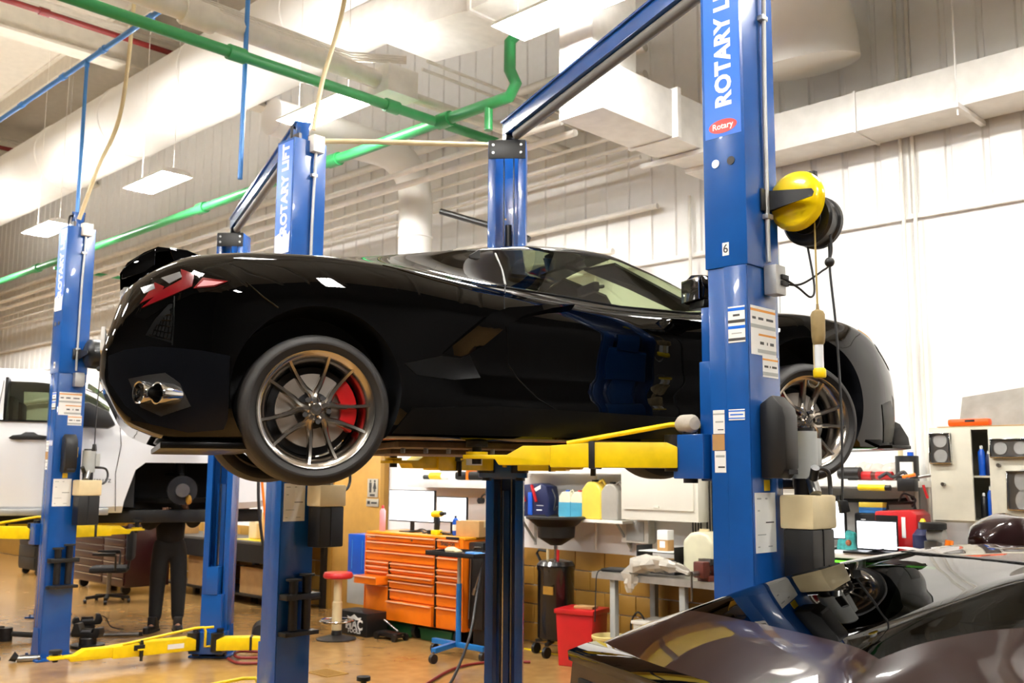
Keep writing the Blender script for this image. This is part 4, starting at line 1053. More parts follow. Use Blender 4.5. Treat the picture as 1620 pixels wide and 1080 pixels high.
# slotted vent strip between roof and hatch glass
vt = MB().box(.865, .93, -.50, .50, .925 * KZ, .965 * KZ).build('roof_vent', M_satin, maroon_car, .006)
for k in range(22): MB().box(.86, .872, -.49 + k * .045, -.47 + k * .045, .93 * KZ, .96 * KZ).build('vent_slat', M_darksteel, vt)
MB().prism([(-.96, .575 * KZ), (-.86, .60 * KZ), (-.80, .64 * KZ), (-.86, .635 * KZ), (-.965, .612 * KZ)], -.80, .80).build('deck_lip', M_piano, maroon_car, .003)
MB().box(-.945, -.925, -.74, .74, .36 * KZ, .52 * KZ).build('rear_panel', M_satin, maroon_car, .02)
for q in maroon_car.children:
    if q.name.startswith('door_mirror'): q.location = (2.17, q.location.y * .93, 1.235); q.rotation_euler = (0, 0, PI); q.scale = (1.6, q.scale.y * 1.6, 1.6); q.children[0].scale = (1, 1, 2.6)
for s in (-1, 1):
    for x in (0.0, 2.74): wheel(maroon_car, x, s * .94, -.06, .335, .26, .26, s, 'rear_wheel' if x == 0 else 'front_wheel', 1, 0.3, detail=False)
# low drive-on stand carrying its wheels
zb = Z2 + (-.06 - .336) * K2
st = thing('drive_on_stand', 'low blue runway stand under the maroon car', 'stand', (1.187, 3.685, 0), .417)
for s in (-1, 1):
    MB().box(-.55, 2.75, s * .70 - .14, s * .70 + .14, zb - .06, zb).build('runway', M_blue, st, .006)
    for x in (-.4, 1.1, 2.6): MB().box(x - .06, x + .06, s * .7 - .1, s * .7 + .1, 0, zb - .06).build('leg', M_blue, st, .004)

# ================================================================== WHITE PICKUP TRUCK
T0 = P1 + V * 0.55
truck = thing('pickup_truck', 'white pickup truck raised on the leftmost lift with its front wheel off', 'truck', T0, YAW)
t_top = knots([(-4.0, 2.32), (-2.02, 2.32), (-1.98, 2.36), (-1.9, 2.86), (-1.6, 2.93), (-.4, 2.94), (-.1, 2.91), (.15, 2.82), (.45, 2.60), (.75, 2.38), (.9, 2.34), (1.6, 2.31), (2.1, 2.22), (2.25, 2.05), (2.3, 1.85)])
t_edge = knots([(-4.0, 2.30), (-2.02, 2.31), (-1.98, 2.34), (-1.9, 2.80), (-1.6, 2.85), (-.4, 2.86), (-.1, 2.83), (.15, 2.73), (.45, 2.52), (.75, 2.345), (.9, 2.31), (1.6, 2.27), (2.1, 2.18), (2.25, 2.0), (2.3, 1.8)])
t_ey = knots([(-4, .93), (-2.02, .93), (-1.9, .76), (-1.6, .72), (-.1, .72), (.45, .80), (.75, .86), (1.6, .84), (2.1, .78), (2.3, .68)])
t_w = knots([(-4, .99), (-1, 1.0), (1.0, 1.0), (1.8, .985), (2.15, .94), (2.3, .84)])
t_bot = knots([(-4, 1.45), (0.2, 1.38), (.5, 1.38), (1.9, 1.42), (2.15, 1.45), (2.3, 1.52)])
def truck_mesh():
    xs = [-4 + .05 * i for i in range(127)]
    xs = [x for x in xs if x < 2.3] + [2.3]
    vs = []; fs = []; mi = []; rows = None
    for x in xs:
        w = t_w(x); b = t_bot(x); e = t_edge(x); ey = t_ey(x)
        belt = min(2.345, e - .012)
        P = [(0, b), (w * .93, b), (w * .985, b + .07), (w, 1.75), (w, 2.05), (w * .985, 2.2 if belt > 2.22 else belt - .05), (w * .955, belt), (ey, e), (ey * .9, t_top(x) - .25 * (t_top(x) - e)), (0, t_top(x))]
        sub = (1, 2, 3, 3, 3, 3, 6, 2, 3); q = []
        for i in range(9):
            for k in range(sub[i]):
                t = k / sub[i]; q.append((P[i][0] + (P[i + 1][0] - P[i][0]) * t, P[i][1] + (P[i + 1][1] - P[i][1]) * t, i + t))
        q.append((0, P[9][1], 9))
        rows = q
        for y, z, _ in q: vs.append((x, 1.0 - y, z))
        for y, z, _ in reversed(q[1:-1]): vs.append((x, 1.0 + y, z))
    m = len(rows); n = 2 * m - 2
    for i in range(len(xs) - 1):
        xc = (xs[i] + xs[i + 1]) / 2
        for k in range(n):
            kk = k if k < m - 1 else n - 1 - k
            r = (rows[kk][2] + rows[kk + 1][2]) / 2
            f = 0
            if 6.05 < r < 6.8 and -.62 < xc < .42: f = 1
            if 6.05 < r < 6.8 and -1.75 < xc < -.75: f = 1
            if r > 7.05 and .1 < xc < .72: f = 2
            fs.append((i * n + k, i * n + (k + 1) % n, (i + 1) * n + (k + 1) % n, (i + 1) * n + k)); mi.append(f)
    fs.append(tuple(range(n))); mi.append(0); fs.append(tuple(range((len(xs) - 1) * n, len(xs) * n))); mi.append(0)
    me = bpy.data.meshes.new('truck_shell'); me.from_pydata(vs, [], fs)
    for k in range(5): me.materials.append(M_black)
    for p, k in zip(me.polygons, mi): p.material_index = k
    bm = bmesh.new(); bm.from_mesh(me); bmesh.ops.remove_doubles(bm, verts=bm.verts, dist=1e-6); bmesh.ops.recalc_face_normals(bm, faces=bm.faces); bm.to_mesh(me); bm.free()
    return me
def trap_cutter(x0, y0, y1):
    me = MB().prism([(x0 - .64, 1.2), (x0 - .6, 1.5), (x0 - .50, 1.84), (x0 - .40, 1.92), (x0 + .38, 1.92), (x0 + .48, 1.83), (x0 + .58, 1.5), (x0 + .62, 1.2)], y0, y1).mesh('arch_cutter')
    for k in range(5): me.materials.append(M_black)
    for p in me.polygons: p.material_index = 4
    return me
TS = cut(truck_mesh(), [trap_cutter(1.2, -.2, .72), trap_cutter(1.2, 1.28, 2.2)])
M_truck = mat('white_truck_paint', 'eef0f2', 0.2, coat=1.0, var=0.0)
M_truckglass = glass_mat('truck_glass', (0.42, 0.47, 0.36))
def tpart(i, nm, m):
    d = split_shell(TS, (i,)); d.set_sharp_from_angle(angle=R(30)); d.materials.append(m); return put(nm, d, truck)
tb_ = tpart(0, 'body', M_truck)
td = split_shell(TS, (1,))
for sgn in (-1, 1):
    d = td.copy(); d.transform(Matrix.Translation((0, -1, 0))); d = half(d, sgn); d.transform(Matrix.Translation((0, 1, 0)))
    d.materials.append(M_truckglass); put('side_window', d, truck)
tpart(2, 'windscreen', M_truckglass); tpart(4, 'wheel_well_liner', mat('truck_liner', '050505', 0.8))
MB().tube([(.52, -.004, 1.40), (.50, -.004, 1.8), (.54, -.002, 2.1), (.52, .015, 2.3)], .004, 6).build('door_seam', M_ink, tb_)
MB().tube([(-.70, -.004, 1.45), (-.70, -.004, 1.9), (-.70, -.002, 2.1), (-.69, .04, 2.34), (-.66, .2, 2.78)], .004, 6).build('door_seam', M_ink, tb_)
MB().box(-4, .45, .02, .05, 2.335, 2.352).build('window_trim', M_satin, tb_)
MB().box(-.63, -.60, .03, .27, 2.35, 2.80).build('window_pillar', M_satin, tb_, .005)
hd = MB().prism([(-.56, 2.16), (-.52, 2.19), (-.44, 2.20), (-.40, 2.225), (-.32, 2.225), (-.28, 2.20), (-.20, 2.19), (-.18, 2.165), (-.22, 2.145), (-.52, 2.142)], -.045, -.012).build('door_handle', M_black, truck, .008)
MB().box(-.5, -.47, -.03, .02, 2.15, 2.18).box(-.24, -.21, -.03, .02, 2.15, 2.18).build('handle_mount', M_black, hd)
mr = MB().prism([(.05, 2.28), (.40, 2.27), (.48, 2.31), (.40, 2.45), (.2, 2.54), (.06, 2.53)], -.30, -.12).build('wing_mirror', M_black, truck, .03)
MB().box(.12, .22, -.14, .06, 2.30, 2.36).build('mirror_arm', M_black, mr, .01)
MB().box(-4, .45, -.02, .06, 1.36, 1.43).build('side_step', M_gal, truck, .012)
MB().box(-4, 2.1, .3, .45, 1.26, 1.40).box(-4, 2.1, 1.55, 1.7, 1.26, 1.40).build('frame_rails', M_black, truck, .01)
MB().box(-1.9, .6, .1, 1.9, 1.40, 1.44).box(-1.9, .7, .08, 1.92, 1.44, 2.0).build('cabin_floor', M_cloth, truck)
for y in (.5, 1.5): MB().box(-.75, -.55, y - .25, y + .25, 2.0, 2.62).build('seat', M_cloth, truck, .05)
lettering('1500 LTZ', .05, M_darksteel, truck, FACE((.36, -.009, 1.72), (1, 0, 0), (0, 0, 1)), bold=.01, name='badge')
kn = MB().cyl((1.2, .26, 1.62), (1.2, .10, 1.62), .16, n=24).build('brake_hub', M_darksteel, truck)
MB().cyl((1.2, .10, 1.62), (1.2, .02, 1.62), .075, n=18).build('hub_flange', M_steel, kn)
MB().cyl((1.2, .4, 1.55), (1.18, .45, 2.0), .06, n=14).build('spring_strut', M_black, kn)
MB().bar((.75, .7, 1.5), (1.2, .3, 1.5), .09, .05).bar((1.6, .7, 1.5), (1.2, .3, 1.5), .09, .05).build('control_arm', M_black, kn)
MB().bar((1.05, .7, 1.8), (1.2, .32, 1.78), .06, .04).build('upper_arm', M_black, kn)
MB().sph((1.27, .12, 1.52), .04, sc=(1, 1, 1.5)).build('brass_fitting', mat('brass', 'c9a24a', .3, .8), kn)
MB().prism([(2.25, 1.5), (2.42, 1.52), (2.44, 1.75), (2.3, 1.78)], .12, 1.88).build('bumper', M_chrome, truck, .02)

# ================================================================== MECHANIC
def skin_mesh(name, V_, E_, rad, root, sub=2):
    me = bpy.data.meshes.new(name + '_skel'); me.from_pydata(V_, E_, [])
    o = bpy.data.objects.new('skel_tmp', me); C.objects.link(o)
    o.modifiers.new('s', 'SKIN')
    for i, r_ in enumerate(rad):
        sv = me.skin_vertices[0].data[i]; sv.radius = (r_, r_) if not isinstance(r_, tuple) else r_; sv.use_root = (i == root)
    sb = o.modifiers.new('u', 'SUBSURF'); sb.levels = sub; sb.render_levels = sub
    dg = bpy.context.evaluated_depsgraph_get()
    out = bpy.data.meshes.new_from_object(o.evaluated_get(dg)); bpy.data.objects.remove(o)
    out.shade_smooth(); out.materials.clear()
    return out
pm = thing('person', 'mechanic in dark clothes and boots standing under the white truck', 'person', (-3.985, 11.86, 0), R(20))
# facing -y ; x to the viewer's right
J = [(0, 0, .95), (0, 0, 1.1), (0, .01, 1.28), (0, .02, 1.42), (0, 0, 1.52), (0, -.03, 1.62),
     (.10, 0, .90), (.12, -.03, .50), (.125, .01, .09), (.13, -.12, .04),
     (-.10, 0, .90), (-.115, .02, .50), (-.125, .03, .09), (-.17, -.09, .04),
     (.19, 0, 1.41), (.26, -.13, 1.22), (.16, -.34, 1.38), (.13, -.42, 1.44),
     (-.19, 0, 1.41), (-.27, -.12, 1.20), (-.12, -.33, 1.34), (-.08, -.42, 1.40)]
JE = [(0, 1), (1, 2), (2, 3), (3, 4), (4, 5), (0, 6), (6, 7), (7, 8), (8, 9), (0, 10), (10, 11), (11, 12), (12, 13), (3, 14), (14, 15), (15, 16), (16, 17), (3, 18), (18, 19), (19, 20), (20, 21)]
JR = [.12, .12, .14, .11, .05, .05, .085, .06, .04, .035, .085, .06, .04, .035, .055, .042, .033, .03, .055, .042, .033, .03]
M_skin = mat('skin', 'a77b62', .55)
M_work = mat('dark_workwear', '0b0b0d', .85)
d = skin_mesh('body', J, JE, JR, 0); d.materials.append(M_skin); bd = put('body', d, pm)
sub_ = lambda ids: ({o: i for i, o in enumerate(ids)})
def garment(nm, ids, grow, root, m):
    mp_ = sub_(ids)
    d = skin_mesh(nm, [J[i] for i in ids], [(mp_[a], mp_[b]) for a, b in JE if a in mp_ and b in mp_], [JR[i] + grow for i in ids], mp_[root])
    d.materials.append(m); return put(nm, d, pm)
garment('trousers', [0, 1, 6, 7, 8, 10, 11, 12], .034, 0, M_work)
garment('jacket', [0, 1, 2, 3, 14, 15, 16, 18, 19, 20], .048, 0, M_work)
hd_ = MB().sph((0, -.035, 1.66), .105, 20, 14, (.78, .95, 1.15)).build('head', M_skin, bd, ang=180)
MB().sph((0, -.02, 1.69), .112, 20, 12, (.8, .98, 1.0)).build('cap', M_work, hd_, ang=180)
MB().prism([(-.07, -.10), (.07, -.10), (.05, -.19), (-.05, -.19)], 1.675, 1.685, 'xy').build('cap_peak', M_work, hd_)
MB().add([(-.014, -.128, 1.66), (.014, -.128, 1.66), (.018, -.125, 1.63), (-.018, -.125, 1.63), (0, -.155, 1.635), (0, -.13, 1.67)], [(0, 1, 5), (0, 4, 3), (1, 2, 4), (0, 5, 4), (1, 4, 5), (3, 4, 2)]).build('nose', M_skin, hd_)
for s in (-1, 1):
    MB().sph((s * .035, -.125, 1.665), .011).build('eye', M_paper, hd_)
    MB().sph((s * .083, -.03, 1.65), .028, sc=(.35, .7, 1.1)).build('ear', M_skin, hd_)
    h0 = Vector(J[17] if s > 0 else J[21])
    for k in range(4):
        a = h0 + Vector(((k - 1.5) * .018, -.03, .01))
        q = skin_mesh('finger', [a, a + Vector((0, -.035, .012)), a + Vector((0, -.055 + .006 * abs(k - 1.5), -.005)), a + Vector((0, -.06, -.025))], [(0, 1), (1, 2), (2, 3)], [.009, .0085, .008, .007], 0, 1); q.materials.append(M_skin); put('finger', q, bd)
    a = h0 + Vector((-s * .025, -.005, .0))
    q = skin_mesh('thumb', [a, a + Vector((-s * .025, -.02, .012)), a + Vector((-s * .03, -.045, .012))], [(0, 1), (1, 2)], [.011, .0095, .008], 0, 1); q.materials.append(M_skin); put('thumb', q, bd)
MB().tube([(-.025, -.131, 1.605), (0, -.137, 1.602), (.025, -.131, 1.605)], .005, 6).build('mouth', M_skin, hd_)
for x, y, a in ((.128, -.03, 5), (-.14, -.01, -25)):
    bt = MB().prism([(-.05, .07), (.05, .07), (.052, -.10), (.035, -.19), (0, -.205), (-.035, -.19), (-.052, -.10)], 0, .07, 'xy').box(-.048, .048, -.055, .07, .06, .17).build('boot', M_black, pm, .018, loc=(x, y, 0.0), rot=(0, 0, R(a)))
    MB().prism([(-.054, .074), (.054, .074), (.056, -.10), (.037, -.197), (0, -.212), (-.037, -.197), (-.056, -.10)], 0, .022, 'xy').build('sole', M_rubber, bt)

# ================================================================== ALONG THE BACK WALL
M_handle = mat('drawer_pull', 'f5b98c', .3, .3)
ch = wallthing('tool_chest', 'wide orange tool chest with many drawers against the back wall', 'tool chest', -2.15, .85, 0)
MB().box(0, 1.70, .012, .62, .16, 1.12).build('cabinet_body', M_orange, ch, .006)
MB().box(-.01, 1.71, 0, .63, 1.12, 1.145).build('top_lid', mat('amber_lid', 'e59a1a', .35), ch, .006)
def drawer(x0, x1, z0, z1, out=0.0, nm='drawer'):
    d = MB().box(x0 + .006, x1 - .006, -.012 - out, .012, z0 + .004, z1 - .006).build(nm, M_orange, ch, .004)
    MB().prism([(-.014 - out, z1 - .008), (-.034 - out, z1 - .012), (-.036 - out, z1 - .02), (-.014 - out, z1 - .024)], x0 + .012, x1 - .012, 'yz').build('drawer_pull', M_handle, d)
    if out > .05:
        MB().box(x0 + .02, x0 + .026, -.012 - out, .0, z0 + .01, z1 - .03).box(x1 - .026, x1 - .02, -.012 - out, .0, z0 + .01, z1 - .03).build('drawer_wall', M_steel, d)
    return d
for z0, z1 in ((1.045, 1.118), (.935, 1.04), (.82, .93)): drawer(.01, 1.245, z0, z1)
for z0, z1, o in ((.765, .815, 0), (.71, .76, 0), (.66, .705, 0), (.555, .655, .17), (.17, .55, 0)): drawer(.01, .44, z0, z1, o)
for z0, z1, o in ((.75, .815, 0), (.69, .745, 0), (.62, .685, .03), (.525, .615, .01), (.40, .52, 0), (.17, .395, .04)): drawer(.46, 1.245, z0, z1, o)
for z0, z1 in ((1.02, 1.118), (.93, 1.015), (.80, .925), (.735, .795), (.67, .73), (.53, .665), (.40, .525), (.17, .395)): drawer(1.27, 1.64, z0, z1)
for x in (1.2475, .442): MB().box(x, x + .02, -.016, .012, .17, 1.118 if x > 1 else .815).build('divider_post', M_darksteel, ch)
MB().box(1.65, 1.70, -.016, .012, .17, 1.118).box(-.005, .008, -.016, .012, .17, 1.118).build('corner_post', M_orange, ch)
lettering('Snap-on', .07, M_ink, ch, FACE((1.45, -.014, 1.07), (1, 0, 0), (0, 0, 1)), bold=.02, name='lettering')
lettering('Snap-on', .045, M_paper, ch, FACE((.1, -.014, 1.09), (1, 0, 0), (0, 0, 1)), bold=.01, name='lettering')
MB().box(1.42, 1.62, -.014, .0, 1.12, 1.145).build('badge_plate', M_black, ch)
MB().cyl((.85, -.014, 1.075), (.85, -.02, 1.075), .012).build('lock', M_steel, ch)
for x in (.15, .85, 1.55):
    for y in (.1, .52): MB().cyl((x - .03, y, .08), (x + .03, y, .08), .08, n=16).box(x - .04, x + .04, y - .03, y + .03, .1, .16).build('caster', M_black, ch)
lk = wallthing('side_locker', 'black side locker hung on the right end of the orange chest', 'cabinet', -.43, .80, 0)
MB().box(0, .22, 0, .5, .2, 1.1).build('locker_body', M_black, lk, .01)
MB().tube([(.02, -.01, .3), (.05, -.01, 1.0), (.1, -.01, 1.05), (.2, -.01, 1.05)], .008, 6).build('edge_rail', M_steel, lk)
MB().cyl((.12, -.02, .62), (.2, -.02, .8), .008).cyl((.1, -.02, .56), (.125, -.02, .62), .02).build('hung_ratchet', M_steel, lk)
MB().box(.03, .19, .05, .45, 0, .2).build('locker_plinth', M_black, lk)

def jug(s, t, z, w, d, h, m, label, cat='jug', cap=None, handle=True, group=None, fill=None, name='jug'):
    j = wallthing(name, label, cat, s, t, z, group)
    MB().prism([(-w / 2, 0), (w / 2, 0), (w / 2, h * .72), (w * .3, h * .9), (w * .1, h * .95), (-w * .22, h * .95), (-w / 2, h * .75)], -d / 2, d / 2).build('bottle_body', m, j, min(w, d) * .16, seg=3)
    if fill: MB().box(-w / 2 - .001, w / 2 + .001, -d / 2 - .001, d / 2 + .001, .002, h * .62).build('liquid', fill, j, min(w, d) * .14)
    MB().cyl((-w * .05, 0, h * .93), (-w * .05, 0, h), w * .14, n=14).build('cap', cap or M_beige, j)
    if handle: MB().tube([(w * .1, 0, h * .92), (w * .34, 0, h * 1.0), (w * .52, 0, h * .85), (w * .5, 0, h * .55)], w * .06, 8).build('handle', m, j)
    return j
def can(s, t, z, r, h, m, label, cat='can', name='spray_can', top=None, band=None):
    c = wallthing(name, label, cat, s, t, z)
    MB().lathe([(r * .94, 0), (r, .006), (r, h * .78), (r * .6, h * .86), (r * .5, h * .88), (.001, h * .88)], 18).build('can_body', m, c)
    MB().lathe([(r * .45, h * .87), (r * .45, h * .97), (r * .3, h), (.001, h)], 14).build('cap', top or m, c)
    if band: MB().lathe([(r * 1.01, h * .25), (r * 1.01, h * .55)], 18, cap=False).build('label_band', band, c)
    return c
def monitor(s, t, z, w, h, label, stand=.12, turn=0.0):
    m = wallthing('monitor', label, 'monitor', s, t, z, None, turn)
    MB().box(-w / 2, w / 2, 0, .03, stand, stand + h).build('housing', M_black, m, .006)
    MB().box(-w / 2 + .012, w / 2 - .012, -.003, 0, stand + .016, stand + h - .012).build('screen', M_screen, m)
    MB().box(-.025, .025, .01, .035, .01, stand + .1).build('stand', M_black, m)
    MB().box(-.12, .12, -.08, .1, 0, .012).build('stand_base', M_black, m, .004)
    return m
monitor(-1.64, .60, 1.145, .82, .37, 'larger lit monitor, the left one on the orange tool chest', .115)
monitor(-.96, .58, 1.145, .50, .29, 'smaller lit monitor, the right one on the orange tool chest', .13)
can(-2.02, .72, 1.145, .036, .30, mat('pink_label', 'e58f93', .4), 'pink and white spray can at the left end of the tool chest', top=M_red)
dr = wallthing('cordless_drill', 'yellow and black cordless drill standing before the right monitor', 'drill', -1.02, .74, 1.145)
MB().box(-.06, .05, -.04, .04, 0, .055).build('battery', M_yellow, dr, .01)
MB().prism([(-.03, .055), (.025, .055), (.04, .19), (-.02, .2)], -.022, .022).build('grip', M_black, dr, .008)
MB().cyl((-.07, 0, .225), (.07, 0, .235), .038, n=14).build('motor_case', M_yellow, dr)
MB().cyl((.07, 0, .235), (.14, 0, .24), .026, .018, n=14).build('chuck', M_black, dr)
can(-.80, .66, 1.145, .035, .22, M_blueplastic, 'blue and white spray bottle between drill and cardboard box', 'bottle', 'spray_bottle', M_black, M_paper)
def carton(s, t, z, w, d, h, label, turn=0.0):
    c = wallthing('cardboard_box', label, 'box', s, t, z, None, turn)
    MB().box(-w / 2, w / 2, -d / 2, d / 2, 0, h).build('box_body', M_card, c, .004)
    MB().box(-w / 2 - .001, w / 2 + .001, -.025, .025, h * .6, h + .0015).build('tape', M_beige, c)
    return c
carton(-.57, .6, 1.145, .32, .22, .17, 'small cardboard box on the right end of the orange chest', R(8))
kb = wallthing('cable_tangle', 'black cables and adapters lying below the monitors', 'cables', -1.3, .7, 1.146)
MB().tube(smoothpath([(-.25, 0, .01), (-.1, .05, .03), (.05, -.03, .01), (.2, .04, .04), (.4, 0, .01), (.55, .05, .02)], 6), .009, 6).build('cable', M_hose, kb)
MB().tube(smoothpath([(-.2, .05, .01), (0, -.02, .05), (.15, .02, .01), (.35, -.03, .03), (.5, 0, .01)], 6), .008, 6).build('cable', M_hose, kb)
MB().box(.1, .25, -.03, .04, 0, .045).build('adapter', M_black, kb, .006)
# narrow shelf above the chest
def wall_shelf(s0, s1, z, dep, label, th=.03, brk=True, m=None):
    w = wallthing('wall_shelf', label, 'shelf', s0, 0, z)
    L = s1 - s0
    MB().box(0, L, -dep, -.022, -th, 0).build('board', m or M_whitegloss, w, .004)
    if brk:
        for x in (.12, L - .12): MB().bar((x, -.03, -.28), (x, -dep * .8, -th), .02, .02).box(x - .012, x + .012, -.035, -.021, -.32, -th).build('bracket', M_graybox, w)
    return w
wall_shelf(-2.08, -.55, 1.75, .3, 'white shelf with a lamp rail above the orange chest', .09, False)
yt = wallthing('flashlight', 'yellow and white flashlight lying on the shelf over the monitors', 'flashlight', -1.6, .2, 1.75)
MB().cyl((-.16, 0, .045), (.06, 0, .045), .042, n=16).build('barrel', M_yellow, yt); MB().cyl((.06, 0, .045), (.18, 0, .045), .042, n=16).build('head', M_paper, yt); MB().cyl((-.28, 0, .03), (-.16, 0, .03), .028, n=12).build('tail_cap', M_black, yt)
bg = wallthing('tool_bag', 'black tool bag with an orange strap on the shelf by the far column', 'bag', -.95, .18, 1.75)
MB().box(-.3, .3, -.1, .1, 0, .1).build('bag_body', M_black, bg, .03); MB().box(-.1, -.06, -.104, .1, 0, .125).build('strap', M_orange, bg, .004)
hs = wallthing('headset', 'black headset hanging under the white shelf', 'headset', -.75, .25, 1.52)
MB().tube(arc((0, 0, .0), .075, 0, PI, 12), .01, 8).build('headband', M_black, hs); 
for s in (-1, 1): MB().cyl((s * .075, -.03, 0), (s * .075, .03, 0), .035, n=12).build('ear_cup', M_black, hs)
MB().cyl((0, 0, .07), (0, 0, .15), .004).build('hook', M_steel, hs)

# left of the chest
bx = wallthing('storage_cabinet', 'upright blue metal cabinet left of the orange chest', 'cabinet', -2.58, .80, .62)
MB().box(0, .38, 0, .45, 0, .47).build('cabinet_body', M_blueplastic, bx, .008)
for x in (.08, .28): MB().box(x, x + .012, -.004, 0, .06, .4).build('door_rib', M_bluepipe, bx)
wb_ = wallthing('storage_box', 'white plastic box under the blue cabinet', 'box', -2.58, .80, .27)
MB().box(0, .38, 0, .45, 0, .33).build('box_body', M_graybox, wb_, .01); MB().box(-.005, .385, -.005, .455, .31, .35).build('lid', M_bluepipe, wb_, .005)
mc = wallthing('tool_case', 'black tool case with white MAC TOOLS lettering on the floor', 'tool case', -2.24, 1.18, 0)
MB().box(0, .56, 0, .3, 0, .26).build('case_body', M_black, mc, .01)
lettering('MAC', .15, M_paper, mc, FACE((.33, -.002, .12), (1, 0, 0), (0, 0, 1)), bold=.03, name='lettering')
lettering('TOOLS', .062, M_paper, mc, FACE((.33, -.002, .05), (1, 0, 0), (0, 0, 1)), bold=.03, sx=1.25, name='lettering')
MB().prism([(.22, .175), (.44, .175), (.46, .21), (.40, .20), (.33, .235), (.26, .20), (.20, .21)], -.003, 0).build('crown_mark', M_paper, mc)
sl = thing('work_stool', 'shop stool with a red round seat left of the orange chest', 'stool', B(-1.84, 1.47))
MB().lathe([(.001, .66), (.15, .66), (.165, .675), (.165, .70), (.15, .725), (.001, .73)], 28).build('seat', M_red, sl)
MB().lathe([(.055, .1), (.055, .4), (.045, .41), (.045, .64), (.09, .66), (.001, .661)], 18).build('gas_column', M_beige, sl)
MB().lathe([(.001, .0), (.22, .0), (.22, .012), (.06, .05), (.05, .11), (.001, .11)], 28).build('base', M_black, sl)
MB().tube(arc((0, 0, .2), .19, 0, 2 * PI * 23 / 24, 23, 'xy'), .012, 8, True).build('foot_ring', M_chrome, sl)
for a in (0, PI / 2, PI, 3 * PI / 2): MB().cyl((.05 * math.cos(a), .05 * math.sin(a), .2), (.19 * math.cos(a), .19 * math.sin(a), .2), .008).build('ring_spoke', M_chrome, sl)
gt = wallthing('plastic_tote', 'dark green tote pushed under the orange chest', 'tote', -1.6, .6, 0)
MB().prism([(-.24, 0), (.24, 0), (.27, .13), (-.27, .13)], -.2, .2).build('tote_body', mat('dark_green_plastic', '0d4a26', .4), gt, .01); MB().box(-.28, .28, -.21, .21, .125, .145).build('rim', MATS['dark_green_plastic'], gt, .004)
gt = wallthing('plastic_tote', 'second green tote under the right half of the orange chest', 'tote', -.95, .6, 0)
MB().prism([(-.24, 0), (.24, 0), (.27, .12), (-.27, .12)], -.2, .2).build('tote_body', MATS['dark_green_plastic'], gt, .01); MB().box(-.28, .28, -.21, .21, .115, .135).build('rim', MATS['dark_green_plastic'], gt, .004)
jk = wallthing('floor_jack', 'small black and steel jack parked beside the tool case', 'jack', -1.38, 1.05, 0)
MB().bar((-.2, 0, .06), (.15, 0, .06), .14, .05).build('frame', M_darksteel, jk, .006)
for x in (-.18, .13):
    for y in (-.08, .08): MB().cyl((x, y - .015, .04), (x, y + .015, .04), .04, n=12).build('wheel', M_black, jk)
MB().cyl((.1, 0, .1), (-.15, 0, .2), .012).build('handle', M_steel, jk)
gr = wallthing('floor_drain', 'small rectangular brass floor drain near the middle column', 'drain', -.35, 2.64, 0)
MB().box(-.17, .17, -.12, .12, .0005, .006).build('frame', mat('drain_brass', 'b08a3e', .35, .6), gr)
for k in range(8): MB().box(-.14 + k * .036, -.14 + k * .036 + .018, -.095, .095, .006, .009).build('bar', MATS['drain_brass'], gr)

# blue rolling stand with a tray
M_cartblue = mat('cart_blue_enamel', '1266a8', .4)
ct = wallthing('rolling_tray_stand', 'blue rolling stand with a black tool tray beside the far column', 'cart', -.12, 1.22, 0)
MB().bar((-.38, 0, .12), (.38, 0, .12), .05, .05).build('base_bar', M_cartblue, ct, .005); MB().bar((-.05, .0, .12), (.1, -.42, .12), .05, .05).build('base_leg', M_cartblue, ct, .005)
MB().cyl((0, 0, .12), (0, 0, .72), .028, n=14).build('post', M_cartblue, ct); MB().cyl((0, 0, .7), (0, 0, 1.0), .02, n=14).build('inner_post', M_gal, ct)
MB().box(-.3, .42, -.2, .2, 1.0, 1.015).box(-.3, .42, -.2, -.19, 1.0, 1.045).box(-.3, .42, .19, .2, 1.0, 1.045).box(-.3, -.29, -.2, .2, 1.0, 1.045).box(.41, .42, -.2, .2, 1.0, 1.045).build('tray', M_black, ct)
for x, y in ((-.36, 0), (.36, 0), (.1, -.42)): 
    MB().cyl((x - .02, y, .045), (x + .02, y, .045), .045, n=14).build('caster', M_black, ct); MB().cyl((x, y, .05), (x, y, .11), .012).build('caster_stem', M_steel, ct)
rg = wallthing('shop_rag', 'crumpled cream rag on the rolling tray', 'rag', -.24, 1.22, 1.016)
MB().sph((0, 0, .03), .07, 10, 6, (1.2, .9, .5)).sph((.07, .02, .02), .05, 10, 6, (1, 1, .45)).build('cloth', M_beige, rg)
gl = wallthing('work_glove', 'blue work glove on the rolling tray', 'glove', .13, 1.22, 1.016)
MB().box(-.12, .02, -.05, .05, 0, .03).build('palm', M_bluepipe, gl, .014)
for k in range(4): MB().cyl((.02, -.036 + k * .024, .015), (.1 - .01 * abs(k - 1.5), -.036 + k * .024, .014), .0115, n=8).build('finger', M_bluepipe, gl)
MB().cyl((-.06, .05, .015), (-.01, .085, .014), .012, n=8).build('thumb', M_bluepipe, gl)

